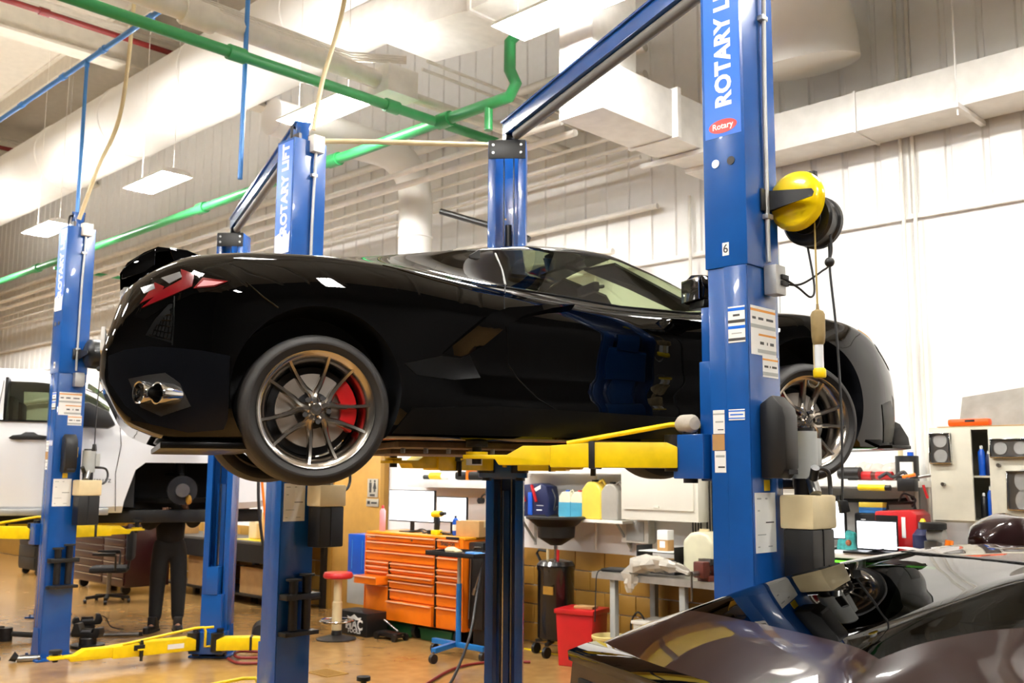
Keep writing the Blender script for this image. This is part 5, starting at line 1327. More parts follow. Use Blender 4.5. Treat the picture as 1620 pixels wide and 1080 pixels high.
# shelves right of the far column
wall_shelf(-.3, 1.27, 1.37, .32, 'long white shelf carrying jugs and a booster pack')
wall_shelf(-.3, 1.27, 1.86, .32, 'upper white shelf above the jugs', brk=False)
bp = wallthing('booster_pack', 'navy jump-start booster pack with red clamps on the shelf', 'booster pack', .04, .22, 1.37)
MB().prism([(-.22, 0), (.22, 0), (.23, .2), (.2, .33), (.1, .36), (-.16, .34), (-.22, .2)], -.09, .09).build('case', M_navy, bp, .02)
MB().prism([(.02, .3), (.12, .34), (.12, .30), (.05, .27)], -.093, -.088).build('handle_opening', M_paper, bp)
MB().box(-.06, .0, -.1, -.08, .02, .26).build('label_strip', M_blueplastic, bp, .004)
for x in (-.14, .03): MB().bar((x - .03, -.105, .34), (x + .04, -.105, .16), .03, .02).build('clamp', M_red, bp, .004)
MB().box(.06, .16, -.092, -.088, .12, .125).box(.06, .14, -.092, -.088, .07, .08).build('print', M_paper, bp)
MB().tube(smoothpath([(.2, 0, .3), (.27, -.02, .2), (.26, -.03, .08), (.3, -.02, .12)], 6), .008, 6).build('cable', M_hose, bp)
jug(.46, .2, 1.37, .17, .14, .29, mat('translucent_jug', 'e0dcc2', .35), 'left jug of blue washer fluid on the shelf', fill=M_bluefluid, cap=M_blueplastic, group='jugs of blue fluid')
jug(.63, .2, 1.37, .17, .14, .29, MATS['translucent_jug'], 'right jug of blue washer fluid on the shelf, beside the yellow can', fill=M_bluefluid, cap=M_red, group='jugs of blue fluid')
jug(.84, .2, 1.37, .26, .18, .4, M_yellowjug, 'tall yellow fuel can with black spout on the shelf', 'fuel can', cap=M_black)
jug(1.07, .2, 1.37, .22, .16, .38, mat('grey_plastic', 'a8a49a', .4), 'grey measuring jug with black lid at the right end of the shelf', cap=M_black)
# cream wall cabinet
wc = wallthing('wall_cabinet', 'cream wall cabinet behind the far front tyre', 'cabinet', 1.29, .36, 1.39)
MB().box(0, .90, 0, .335, 0, .62).build('cabinet_body', M_cabinet, wc, .006)
MB().box(.04, .86, -.018, 0, .10, .58).build('door', M_cabinet, wc, .005); MB().box(.41, .47, -.03, -.018, .12, .14).build('door_pull', M_cabinet, wc, .003)
wc = wallthing('wall_cabinet', 'cream wall cabinet hanging just left of the near column', 'cabinet', 2.35, .36, 1.39)
MB().box(0, .90, 0, .335, 0, .62).build('cabinet_body', M_cabinet, wc, .006); MB().box(.04, .86, -.018, 0, .10, .58).build('door', M_cabinet, wc, .005)
ep = wallthing('electrical_panel', 'small grey electrical panel below the cream wall cabinet', 'panel', 1.12, .14, 1.15)
MB().box(0, .33, 0, .115, 0, .23).build('enclosure', M_cabinet, ep, .005); MB().box(.06, .28, -.006, 0, .02, .21).build('cover', M_graybox, ep, .003)
sh = wallthing('strap_hanger', 'rail with black straps and a blue round gauge hanging on it', 'straps', 2.08, .2, 1.27)
MB().box(-.1, .24, -.01, .17, .62, .65).build('rail', M_steel, sh)
for k, x in enumerate((-.06, -.03, .0, .03, .1, .13, .16)): MB().cyl((x, 0, .02 * (k % 3)), (x, 0, .63), .008, n=6).build('strap', M_black, sh)
MB().cyl((.03, -.03, .17), (.03, -.005, .17), .058, n=24).build('gauge', M_bluepipe, sh); MB().cyl((.03, -.033, .17), (.03, -.03, .17), .042, n=24).build('gauge_face', M_paper, sh); MB().box(.0, .06, -.035, -.033, .175, .19).build('gauge_print', M_ink, sh)
# workbench
wb2 = wallthing('workbench', 'steel topped workbench with a vise left of the near column', 'workbench', 1.28, .80, 0)
MB().box(0, 1.9, 0, .75, .86, .915).build('top', mat('bench_top', '8c877e', .4, .4), wb2, .004); MB().box(0, 1.9, -.006, 0, .855, .915).build('edge_trim', M_gal, wb2)
for x in (.22, 1.0, 1.75):
    for y in (.06, .68): MB().box(x - .03, x + .03, y - .03, y + .03, 0, .86).build('leg', M_graybox, wb2, .004)
vs_ = wallthing('bench_vise', 'rust brown bench vise clamped at the bench edge', 'vise', 2.52, .72, .915, turn=R(-10))
MB().box(-.07, .07, -.06, .16, 0, .05).build('base', M_brown, vs_, .01); MB().box(-.06, .06, .02, .16, .04, .17).build('rear_jaw', M_brown, vs_, .015); MB().box(-.06, .06, -.12, -.03, .03, .17).build('front_jaw', M_brown, vs_, .015)
MB().cyl((0, -.2, .07), (0, .05, .07), .022).build('screw', M_steel, vs_); MB().cyl((0, -.2, .09), (0, -.2, -.16), .009).build('handle_bar', M_steel, vs_); MB().box(-.07, .07, -.04, -.028, .14, .19).box(-.07, .07, .01, .022, .14, .19).build('jaw_plates', M_steel, vs_)
pbag = MB()
random.seed(4)
bm_pts = []
for i in range(15):
    for k in range(12):
        a = 2 * PI * k / 12; u_ = i / 14
        r_ = .03 + .085 * math.sin(PI * min(1, u_ * 1.15)) ** .7 + random.uniform(-.032, .03)
        if u_ < .35: c = (-.27 + .0 * u_, -.10, -.16 + u_ * .6); ax = (1, 0, .1)
        else: c = (-.27 + (u_ - .35) * .9, -.05 + (u_ - .35) * .1, .06 + .05 * math.sin((u_ - .35) * 5)); ax = (0, 0, 1)
        if u_ < .35: bm_pts.append((c[0] + math.cos(a) * r_ * .8, c[1] + math.sin(a) * r_ * .45, c[2]))
        else: bm_pts.append((c[0], c[1] + math.cos(a) * r_ * .9, max(.002, c[2] + math.sin(a) * r_ * .75)))
pbag.add(bm_pts, [(i * 12 + k, i * 12 + (k + 1) % 12, (i + 1) * 12 + (k + 1) % 12, (i + 1) * 12 + k) for i in range(14) for k in range(12)] + [tuple(range(12)), tuple(range(168, 180))])
one(pbag, 'plastic_bag', mat('crumpled_plastic', 'cfc9bc', .2, coat=.4, bump=.5, bscale=14, alpha=.8), 'crumpled clear plastic bag drooping over the workbench edge', 'bag', B(2.02, .72, .918), BA, ang=22)
sc = wallthing('scan_tool', 'black scan tool lying on the left end of the workbench', 'scan tool', 1.48, .62, .915, turn=R(12))
MB().box(-.16, .16, -.1, .1, 0, .03).build('case', M_black, sc, .012); MB().box(-.1, .1, -.07, .07, .03, .032).build('screen', M_ink, sc)
MB().tube(smoothpath([(-.1, -.08, .015), (-.14, -.2, .0), (-.15, -.22, -.2), (-.16, -.22, -.45)], 5), .006, 6).build('lead', M_hose, sc)
og = wallthing('desk_organizer', 'black wire desk organizer with papers on the workbench', 'organizer', 1.83, .42, .915)
for z in (.0, .1, .19): MB().box(-.22, .22, -.12, .12, z, z + .008).build('tray', M_black, og)
for x in (-.22, .21): MB().box(x, x + .01, -.12, .12, 0, .25).build('end_frame', M_black, og)
MB().box(-.2, .2, -.13, .1, .108, .116).box(-.19, .2, -.125, .1, .198, .206).build('papers', M_paper, og)
ctn = wallthing('parts_carton', 'small white and brown parts carton on the desk organizer', 'carton', 1.86, .42, 1.122)
MB().box(-.06, .06, -.05, .05, 0, .10).build('carton_base', M_card, ctn, .003); MB().box(-.06, .06, -.05, .05, .10, .19).build('carton_top', M_paper, ctn, .003); MB().box(-.03, .03, -.0515, -.05, .03, .09).build('label', M_paper, ctn)
jug(2.27, .36, .915, .34, .28, .42, mat('cloudy_jug', 'd6d2b4', .35), 'big cloudy plastic jug on the bench under the hanging straps', handle=False, cap=M_beige)
jug(2.62, .36, .915, .30, .24, .36, MATS['cloudy_jug'], 'second cloudy jug with blue label partly behind the near column', handle=False, cap=M_blueplastic, fill=mat('green_fluid', '9fc0a0', .3))
ub = wallthing('plastic_bin', 'white plastic bin under the workbench', 'bin', 1.95, .55, 0)
MB().prism([(-.22, 0), (.22, 0), (.25, .48), (-.25, .48)], -.18, .18).build('bin_body', M_cabinet, ub, .02); MB().box(-.26, .26, -.19, .19, .47, .5).build('rim', M_cabinet, ub, .006)
jug(2.42, .66, 0, .26, .2, .42, M_blueplastic, 'blue jerry can on the floor under the vise', 'jerry can', cap=M_red)
jug(2.66, .66, 0, .24, .2, .40, M_blueplastic, 'second blue jerry can beside the near column foot', 'jerry can', cap=M_black)
bb = wallthing('parts_crate', 'black crate in the shadow under the workbench', 'crate', 2.75, .35, 0)
MB().box(-.3, .3, -.2, .2, .44, .72).build('crate_body', M_black, bb, .02); MB().box(-.28, .28, -.18, .18, 0, .44).build('crate_base', M_black, bb, .02)
gp = wallthing('grease_pump', 'black hand pump with a looped hose beside the white bin', 'pump', 1.62, .62, 0)
MB().cyl((0, 0, 0), (0, 0, .22), .08, n=16).build('canister', M_black, gp); MB().box(-.1, .1, -.03, .03, .22, .28).build('pump_head', M_black, gp, .012)
MB().tube(smoothpath([(0, 0, .26), (-.02, 0, .45), (.06, 0, .56), (.14, 0, .48), (.12, 0, .3)], 6), .009, 8).build('hose', M_hose, gp)
# oil drain, waste can, bucket
dn = thing('oil_drain', 'black upright oil drain tank with a wide funnel on top', 'oil drain', B(.48, .42), BA)
MB().lathe([(.17, .16), (.19, .18), (.19, .84), (.20, .86), (.20, .90), (.17, .94), (.05, .96), (.001, .96)], 32).build('tank', mat('tank_black', '0f0f11', .25, coat=.5), dn)
MB().cyl((0, 0, .95), (0, 0, 1.12), .022, n=14).build('mast', M_chrome, dn)
MB().lathe([(.001, 1.10), (.06, 1.10), (.19, 1.18), (.20, 1.29), (.29, 1.36), (.315, 1.37), (.315, 1.39), (.29, 1.40), (.27, 1.39), (.18, 1.30), (.001, 1.2)], 36).build('funnel', M_black, dn)
MB().tube([(-.2, 0, .9), (-.27, 0, 1.0), (-.24, 0, 1.04), (-.12, 0, 1.03)], .014, 8).build('push_handle', M_black, dn); MB().cyl((-.2, -.02, .2), (-.2, -.02, .9), .016).build('side_pipe', M_steel, dn)
for a in (.3, 1.9, 3.5, 5.0):
    x, y = .2 * math.cos(a), .2 * math.sin(a)
    MB().bar((x * .4, y * .4, .15), (x * 1.1, y * 1.1, .13), .04, .03).build('foot', M_black, dn); MB().cyl((x * 1.1 - .018, y * 1.1, .055), (x * 1.1 + .018, y * 1.1, .055), .055, n=14).build('caster', M_darksteel, dn)
for x, m in ((-.06, M_beige), (.08, M_red)): MB().cyl((x, -.06, .94), (x, -.06, 1.06), .014).build('valve', m, dn)
MB().box(.0, .13, -.196, -.186, .62, .70).build('badge', mat('gold_badge', 'b9903f', .4, .5), dn)
rc = wallthing('waste_can', 'red square waste can in front of the oil drain', 'waste can', 1.0, .62, 0, turn=R(14))
MB().prism([(-.17, 0), (.17, 0), (.2, .5), (-.2, .5)], -.17, .17).build('can_body', M_red, rc, .012); MB().box(-.21, .21, -.19, .19, .49, .535).build('lid', M_red, rc, .008)
MB().box(-.05, .15, -.08, .05, .535, .56).build('clutter', M_card, rc, .006)
bk = thing('bucket', 'cream ribbed bucket between red waste can and white bin', 'bucket', B(1.42, .72))
MB().lathe([(.001, 0), (.13, 0), (.155, .30), (.165, .305), (.168, .33), (.16, .335), (.15, .32), (.125, .02), (.001, .02)], 28).build('bucket_body', mat('cream_plastic', 'e0cc86', .4), bk)
for z in (.2, .26): MB().lathe([(.144 + z * .03, z), (.155 + z * .03, z + .006), (.144 + z * .03, z + .012)], 28, cap=False).build('rib', MATS['cream_plastic'], bk)

# ================================================================== RIGHT OF THE NEAR COLUMN
cb = wallthing('base_cabinet', 'dark work cabinet with white top along the right wall', 'cabinet', 3.3, .75, 0)
MB().box(0, 2.6, .03, .72, 0, 1.19).build('cabinet_body', M_black, cb, .006); MB().box(-.02, 2.62, 0, .73, 1.19, 1.23).build('top', M_white, cb, .004)
for k in range(4): 
    d_ = MB().box(.02 + k * .65, .64 + k * .65, .01, .03, .62, 1.15).build('door', M_black, cb, .004); MB().box(.5 + k * .65, .6 + k * .65, 0, .012, 1.05, 1.07).build('door_pull', M_steel, d_)
MB().box(.3, 1.2, -.002, .01, 1.155, 1.17).build('light_strip', mat('green_light_strip', '63e030', .3, emit=2.0), cb)
rs = wall_shelf(3.0, 4.22, 1.79, .42, 'shelf crowded with tools behind the front wheel', .05)
monitor(3.46, .45, 1.23, .42, .32, 'tall lit monitor partly hidden by the near column reservoir', .08)
lp = wallthing('laptop', 'open laptop with a lit screen on the right cabinet', 'laptop', 3.96, .52, 1.23)
MB().box(-.17, .17, -.24, 0, 0, .018).build('keyboard_base', M_darksteel, lp, .004); sc_ = MB().box(-.17, .17, 0, .012, .018, .25).build('lid', M_darksteel, lp, .004); MB().box(-.158, .158, -.003, 0, .03, .24).build('screen', M_screen, sc_)
bc = wallthing('equipment_case', 'black upright equipment case behind the laptop', 'case', 3.92, .36, 1.23)
MB().box(-.22, .1, 0, .12, 0, .30).build('case_body', M_black, bc, .02); MB().box(-.16, -.12, -.004, 0, .22, .25).build('latch', M_paper, bc)
wd = wallthing('welder', 'red portable welder behind the laptop', 'welder', 4.08, .30, 1.23)
MB().prism([(-.17, 0), (.17, 0), (.17, .30), (.12, .34), (-.17, .32)], -.14, .14).build('case', M_red, wd, .02)
MB().box(-.16, .02, -.143, -.139, .24, .29).build('vent', M_black, wd); MB().box(.05, .08, -.145, -.139, .12, .28).build('label_strip', M_paper, wd)
MB().tube([(-.12, 0, .33), (-.12, 0, .38), (.1, 0, .39), (.1, 0, .34)], .012, 8).build('carry_handle', M_black, wd)
MB().tube(smoothpath([(.1, -.05, .36), (.14, -.08, .42), (.05, -.08, .46), (.0, -.06, .4)], 5), .008, 6).build('cable', M_hose, wd)
bj = wallthing('spray_bottle', 'dark blue bottle with a yellow tip right of the welder', 'bottle', 4.30, .45, 1.23)
MB().lathe([(.001, 0), (.075, 0), (.08, .01), (.08, .15), (.05, .19), (.035, .20), (.035, .25), (.001, .25)], 20).build('bottle_body', M_navy, bj); MB().cyl((0, 0, .25), (0, 0, .275), .025, .012).build('tip', M_yellow, bj); MB().tube([(.06, 0, .16), (.11, 0, .12), (.1, 0, .03)], .008, 6).build('handle', M_navy, bj)
gbx = wallthing('glove_box', 'yellow and blue tissue box on the equipment case', 'box', 3.84, .3, 1.53)
MB().box(-.1, .1, -.05, .05, 0, .045).build('lower_half', M_bluepipe, gbx, .003); MB().box(-.1, .1, -.05, .05, .045, .085).build('upper_half', M_yellowjug, gbx, .003)
pp = wallthing('snack_bag', 'colourful snack bag by the tall monitor', 'bag', 3.66, .42, 1.23)
MB().prism([(-.08, 0), (.1, 0), (.08, .14), (.02, .16), (-.06, .13)], -.03, .03).build('bag_body', mat('teal_print', '3a9a98', .4, var=.4, scale=30), pp, .015); MB().sph((.03, -.03, .06), .025).build('print_spot', mat('brown_print', '8a4a22', .5), pp)
pr = wallthing('paper_sheets', 'curled white papers at the front edge of the right cabinet', 'papers', 4.2, .68, 1.23)
MB().add([(x, y, .01 + .05 * max(0, math.sin(PI * (x + .25) / .5))) for x in [-.25 + .05 * i for i in range(11)] for y in (-.06, .14)], [(2 * i, 2 * i + 1, 2 * i + 3, 2 * i + 2) for i in range(10)]).build('sheet', M_paper, pr)
bar_ = wallthing('wall_bar', 'long black pry bar hung on the wall under the tool shelf', 'pry bar', 3.2, .03, 1.64)
MB().tube(smoothpath([(0, 0, -.02), (.5, 0, -.02), (.75, 0, -.01), (.9, 0, .02)], 6), [.016] * 18 + [.01], 8).build('shaft', M_black, bar_); MB().box(.2, .23, -.02, .03, -.05, .02).build('hook', M_steel, bar_)
# tools on the shelf
def tool(s, t, z, label, cat, name): return wallthing(name, label, cat, s, t, z)
x = tool(3.86, .3, 1.79, 'red handled power tool lying on the tool shelf', 'power tool', 'power_tool')
MB().cyl((-.16, 0, .04), (-.02, 0, .04), .036).build('body', M_red, x); MB().cyl((.02, 0, .04), (.15, 0, .04), .034).build('grip', M_red, x); MB().cyl((-.02, 0, .04), (.02, 0, .04), .03).build('collar', M_brown, x)
x = tool(3.68, .34, 1.79, 'black impact wrench on the tool shelf beside the tyre', 'impact wrench', 'impact_wrench')
MB().cyl((-.1, 0, .06), (.08, 0, .06), .05).build('motor', M_black, x); MB().box(-.02, .05, -.03, .03, 0, .05).build('grip', M_black, x, .01)
x = tool(3.86, .15, 1.79, 'crumpled clear wrap heaped at the back of the tool shelf', 'wrap', 'plastic_wrap')
random.seed(11)
mb = MB()
for k in range(6): mb.sph((-.15 + .06 * k, random.uniform(-.03, .03), .07), .09, 9, 6, (random.uniform(.7, 1.2), .8, random.uniform(.6, 1.0)))
mb.build('wrap', MATS['crumpled_plastic'], x)
x = tool(4.10, .22, 1.79, 'black tub with white label and blue cap on the tool shelf', 'tub', 'fluid_tub')
MB().cyl((0, 0, 0), (0, 0, .2), .09, n=20).build('tub_body', M_black, x); MB().box(-.02, .08, -.095, -.07, .04, .15).build('label', M_paper, x); MB().cyl((.03, 0, .2), (.03, 0, .23), .025).build('cap', M_blueplastic, x); MB().cyl((-.05, 0, .2), (-.05, 0, .26), .02).build('spout', M_beige, x)
x = tool(4.02, .36, 1.79, 'black air hose fittings piled on the tool shelf', 'fittings', 'hose_fitting')
MB().tube(smoothpath([(-.1, 0, .02), (-.04, .03, .06), (.03, -.02, .03), (.1, .02, .07), (.14, 0, .02)], 6), .014, 8).build('hose', M_hose, x); MB().cyl((.1, 0, .03), (.2, 0, .05), .014).build('nozzle', M_orange, x)
x = tool(3.9, .46, 1.735, 'yellow and black ratchet clipped along the shelf front', 'ratchet', 'ratchet')
MB().cyl((-.6, 0, 0), (-.1, 0, 0), .008).build('shaft', M_steel, x); MB().cyl((-.1, 0, 0), (.12, 0, 0), .025).build('grip', M_yellow, x); MB().cyl((.12, 0, 0), (.16, 0, 0), .022).build('grip_end', M_black, x)
x = tool(4.22, .44, 1.74, 'black holster with screwdrivers at the shelf end', 'holster', 'tool_holster')
MB().box(-.1, .04, -.04, .04, -.03, .07).build('pouch', M_black, x, .01); MB().cyl((.06, 0, .08), (.18, 0, .1), .012).build('driver', M_steel, x); MB().cyl((.18, 0, .1), (.18, 0, -.06), .016).build('driver_grip', M_black, x); MB().cyl((.1, -.02, .02), (.13, -.02, -.08), .01).build('driver_tip', M_red, x)
# grey steel cabinet with magnetic trays
gc = wallthing('steel_cabinet', 'grey steel wall cabinet with parts trays stuck on its doors', 'cabinet', 4.44, .62, 1.49)
M_gcab = mat('aged_grey_enamel', 'c9c5b4', .45, var=.08, scale=6)
MB().box(0, 1.3, .02, .04, 0, .70).box(0, .02, .02, .58, 0, .70).box(1.28, 1.3, .02, .58, 0, .70).box(0, 1.3, .02, .58, .68, .70).box(0, 1.3, .02, .58, 0, .02).box(0, 1.3, .56, .58, 0, .7).build('carcass', M_gcab, gc)
bpy.data.objects.remove(gc.children[-1])
MB().box(0, .02, .02, .58, 0, .70).box(1.28, 1.3, .02, .58, 0, .70).box(.02, 1.28, .02, .58, .68, .70).box(.02, 1.28, .02, .58, 0, .02).box(.02, 1.28, .56, .58, .02, .68).box(.02, 1.28, .05, .56, .33, .345).build('carcass', M_gcab, gc)
for x0, x1, hx in ((.005, .31, .1), (.43, 1.29, .5)):
    dd = MB().box(x0, x1, 0, .02, .015, .685).build('door', M_gcab, gc, .004); MB().cyl((hx, 0, .42 if x0 > .3 else .28), (hx, -.03, .42 if x0 > .3 else .28), .014).build('knob', M_steel, dd)
def ptray(x0, x1, z0, z1, lb, n):
    t_ = wallthing('parts_tray', lb, 'tray', 4.44 + x0, .624, 1.49 + z0)
    w, h = x1 - x0, z1 - z0
    MB().box(0, w, -.006, 0, 0, h).build('tray_back', M_steel, t_)
    MB().box(0, w, -.03, -.006, 0, .012).box(0, w, -.03, -.006, h - .012, h).box(0, .012, -.03, -.006, .012, h - .012).box(w - .012, w, -.03, -.006, .012, h - .012).build('rim', M_chrome, t_, .004)
    for k in range(n):
        c = (w * (k + .5) / n, h / 2) if w > h else (w / 2, h * (k + .5) / n)
        MB().cyl((c[0], -.012, c[1]), (c[0], -.006, c[1]), min(w, h) * .32, n=20).build('magnet', M_gal, t_)
ptray(.015, .17, .43, .66, 'upright steel parts tray on the left door of the grey cabinet', 2)
ptray(.45, .72, .47, .61, 'upper flat steel parts tray on the right door of the grey cabinet', 2)
ptray(.55, .82, .10, .38, 'lower square steel parts tray on the right door of the grey cabinet', 2)
for k, (x, z, m, h) in enumerate(((.345, .345, M_blueplastic, .22), (.395, .345, M_navy, .18), (.345, .02, M_darksteel, .2), (.395, .02, M_blueplastic, .25))):
    can(4.44 + x, .52, 1.49 + z, .024, h, m, ('blue aerosol on the upper shelf of the grey cabinet, left', 'navy aerosol on the upper shelf of the grey cabinet, right', 'dark can on the lower shelf of the grey cabinet, left', 'blue aerosol on the lower shelf of the grey cabinet, right')[k], 'can', 'spray_can', M_paper)
cd_ = wallthing('cardboard_sheet', 'folded brown cardboard lying and leaning on the grey cabinet', 'cardboard', 4.5, .45, 2.192)
MB().box(0, .9, -.15, .35, 0, .006).build('flat_sheet', M_card, cd_); MB().add([(.1, .02, .006), (.62, .02, .006), (.60, .12, .30), (.10, .12, .24), (.1, .03, .006), (.62, .03, .006), (.60, .13, .30), (.10, .13, .24)], [(0, 1, 2, 3), (7, 6, 5, 4), (0, 4, 5, 1), (1, 5, 6, 2), (2, 6, 7, 3), (3, 7, 4, 0)]).build('leaning_sheet', mat('grey_board', '8d8880', .8, var=.15), cd_)
oc = wallthing('glasses_case', 'orange case lying on top of the grey cabinet', 'case', 4.72, .54, 2.199)
MB().box(-.15, .15, -.04, .04, 0, .055).build('case_body', mat('bright_orange_plastic', 'f0560f', .35), oc, .02); MB().box(-.02, .05, -.042, -.038, .03, .045).build('latch', M_black, oc)
gd = wallthing('bench_grinder', 'bench grinder with a black wheel below the grey cabinet', 'grinder', 4.42, .6, 1.23)
MB().cyl((-.02, 0, .16), (.1, 0, .16), .05).build('motor', M_graybox, gd); MB().lathe([(.09, -.025), (.1, -.02), (.1, .02), (.09, .025)], 24, 'z', (.02, -.02, .23)).build('wheel', M_black, gd); MB().box(-.04, .06, -.05, .05, 0, .12).build('pedestal', M_steel, gd, .01); MB().cyl((.12, -.02, 0.002), (.14, -.02, .13), .03).build('orange_grip', M_orange, gd)

# ================================================================== LEFT BACKGROUND
tc_ = wallthing('tool_chest', 'dark maroon tool chest behind the office chair', 'tool chest', -9.0, 1.5, 0)
MB().box(0, 1.9, .012, .7, .12, 1.08).build('cabinet_body', M_maroonchest, tc_, .008)
for k in range(8):
    for x0, x1 in ((.02, 1.15), (1.18, 1.88)):
        d_ = MB().box(x0, x1, -.012, .012, .15 + k * .113, .15 + k * .113 + .105).build('drawer', M_maroonchest, tc_, .004); MB().box(x0 + .01, x1 - .01, -.026, -.012, .15 + k * .113 + .09, .15 + k * .113 + .1).build('drawer_pull', M_chrome, d_)
for x in (.2, 1.7):
    for y in (.12, .6): MB().cyl((x - .03, y, .07), (x + .03, y, .07), .07, n=12).build('caster', M_black, tc_)
oc_ = thing('office_chair', 'black office chair with armrests under the white truck', 'chair', B(-6.6, 1.95), BA + R(-30))
MB().box(-.25, .25, -.25, .25, .42, .50).build('seat', M_work, oc_, .04); MB().box(-.24, .24, .22, .32, .58, 1.02).build('backrest', M_work, oc_, .05); MB().bar((0, .24, .46), (0, .28, .7), .06, .03).build('back_bar', M_black, oc_)
MB().cyl((0, 0, .1), (0, 0, .43), .03).build('gas_column', M_steel, oc_)
for k in range(5):
    a = 2 * PI * k / 5
    lg = MB().bar((0, 0, .1), (.3 * math.cos(a), .3 * math.sin(a), .075), .05, .04).build('base_leg', M_black, oc_); MB().cyl((.3 * math.cos(a), .3 * math.sin(a) - .02, .03), (.3 * math.cos(a), .3 * math.sin(a) + .02, .03), .03, n=12).build('caster', M_black, lg)
for s in (-1, 1): MB().tube([(s * .26, .1, .46), (s * .3, .1, .66), (s * .3, -.15, .68)], .018, 8).box(s * .3 - .03, s * .3 + .03, -.2, .1, .67, .70).build('armrest', M_black, oc_)
lb_ = wallthing('workbench', 'long dark bench behind the mechanic and the far middle column', 'workbench', -7.6, .8, 0)
MB().box(0, 3.6, 0, .76, .84, .88).build('top', mat('dark_bench_top', '4a453e', .5), lb_, .004)
MB().box(0, 3.6, .0, .02, .60, .84).build('apron', M_black, lb_)
for x in (.06, 1.8, 3.54):
    for y in (.06, .7): MB().box(x - .04, x + .04, y - .04, y + .04, 0, .84).build('leg', M_black, lb_)
MB().box(.05, 3.55, .1, .7, .12, .15).build('lower_shelf', M_black, lb_)
carton(-6.5, .45, .15, .6, .4, .42, 'worn cardboard box under the dark bench left of the far middle column')
carton(-5.0, .45, .15, .6, .4, .36, 'brown box under the dark bench between the middle columns')
jug(-4.75, .45, .88, .36, .25, .5, mat('tan_jug', 'd9a960', .4), 'tan oil jug on the dark bench between the middle columns')
jug(-5.2, .45, .88, .2, .2, .3, M_beige, 'small beige bottle left of the tan oil jug', 'bottle', handle=False)
x = wallthing('bench_mat', 'yellow mat on the dark bench under the tan jug', 'mat', -4.9, .4, .8805)
MB().box(-.5, .5, -.3, .3, 0, .006).build('mat', M_yellow, x)
for o in list(bpy.data.objects):
    if o.get('label') in ('tan oil jug on the dark bench between the middle columns', 'small beige bottle left of the tan oil jug'): o.location.z += .007
x = wallthing('wooden_rack', 'small wooden rack with bottles behind the mechanic', 'rack', -6.35, .5, .88)
for dx in (-.14, .14): MB().box(dx - .02, dx + .02, -.08, .08, 0, .34).build('side', mat('pine', 'c99a58', .6), x)
MB().box(-.12, .12, -.08, .08, .15, .17).build('shelf', MATS['pine'], x)
for k in range(3): MB().cyl((-.08 + k * .08, 0, .17), (-.08 + k * .08, 0, .29), .028).build('bottle', M_gal, x)
carton(-7.2, .5, .88, .34, .24, .2, 'low carton on the dark bench left of the mechanic')
x = wallthing('tool_cabinet', 'small black rolling cabinet at the left edge beyond the lift', 'cabinet', -11.6, 1.4, 0)
MB().box(0, .8, 0, .6, .1, .95).build('cabinet_body', M_black, x, .02)
for k in range(4): MB().box(.03, .77, -.015, 0, .14 + k * .2, .31 + k * .2).build('drawer', M_black, x, .004)
for a in (.1, .7): MB().cyl((a - .03, .1, .06), (a + .03, .1, .06), .06, n=12).build('caster', M_rubber, x)
x = wallthing('wall_poster', 'wall rack with orange and dark tools above the tan jug', 'tool rack', -4.95, .05, 1.5)
MB().box(-.3, .3, 0, .025, 0, .6).build('back_panel', M_paper, x)
for k, (a, m) in enumerate(((-.2, M_darksteel), (-.1, M_orange), (.0, M_darksteel), (.1, M_brown), (.2, M_darksteel))): MB().bar((a, -.03, .08), (a + .12, -.03, .5), .05, .03).build('hung_tool', m, x)
# things on the floor
def rotor(loc, label, r=.17):
    o = thing('brake_rotor', label, 'rotor', loc)
    MB().lathe([(.085, 0), (r, 0), (r, .03), (.085, .03), (.085, 0)], 36, cap=False).build('disc', M_darksteel, o); MB().lathe([(.088, .0), (.088, .09), (.08, .1), (.035, .1), (.035, .0)], 30, cap=False).build('hat', M_black, o)
    return o
q = atp = Vector((-4.79, 11.6, 0))
rotor(q, 'brake rotor lying flat on the floor right of the left lift column')
x = thing('brake_caliper', 'dark brake caliper resting on the flat rotor', 'caliper', q + Vector((0, 0, .101)), R(30))
MB().prism([(-.14, 0), (.14, 0), (.16, .05), (.13, .12), (.09, .12), (.08, .05), (-.08, .05), (-.09, .09), (-.13, .09), (-.16, .04)], -.05, .05).build('housing', M_black, x, .01); MB().cyl((-.06, 0, .04), (.06, 0, .04), .05).build('piston', M_darksteel, x)
MB().tube(smoothpath([(.12, 0, .1), (.2, .02, .06), (.26, 0, -.04), (.4, .0, -.08)], 6), .006, 6).build('brake_hose', M_hose, x)
q2 = Vector((-4.42, 10.75, 0))
rotor(q2, 'second brake rotor on the floor nearer the yellow floor arm')
x = thing('brake_caliper', 'dark brake caliper on the rotor nearer the yellow arm', 'caliper', q2 + Vector((0, 0, .101)), R(-10))
MB().prism([(-.16, 0), (.14, 0), (.16, .05), (.15, .1), (.09, .1), (.08, .05), (-.06, .05), (-.09, .14), (-.14, .14), (-.17, .04)], -.05, .05).build('housing', M_black, x, .01); MB().cyl((-.06, 0, .04), (.06, 0, .04), .05).build('piston', M_darksteel, x)
x = thing('steering_knuckle', 'black steering knuckle on the floor left of the left lift column', 'knuckle', (-5.35, 11.1, 0), R(10))
MB().bar((-.2, 0, .09), (.22, .02, .05), .07, .05).build('arm', M_black, x, .01); MB().cyl((-.1, 0, 0), (-.1, 0, .14), .07, n=18).build('hub', M_darksteel, x); MB().cyl((-.26, 0, .12), (-.12, 0, .13), .03).build('stud', M_black, x)
x = thing('lug_wrench', 'grey steel bar lying on the floor before the mechanic', 'bar', (-4.35, 11.45, .022), R(10))
MB().cyl((-.2, 0, 0), (.2, 0, 0), .02, n=12).build('bar', M_steel, x); MB().cyl((.2, 0, 0), (.24, 0, 0), .03 - .008, n=6).build('socket', M_darksteel, x)
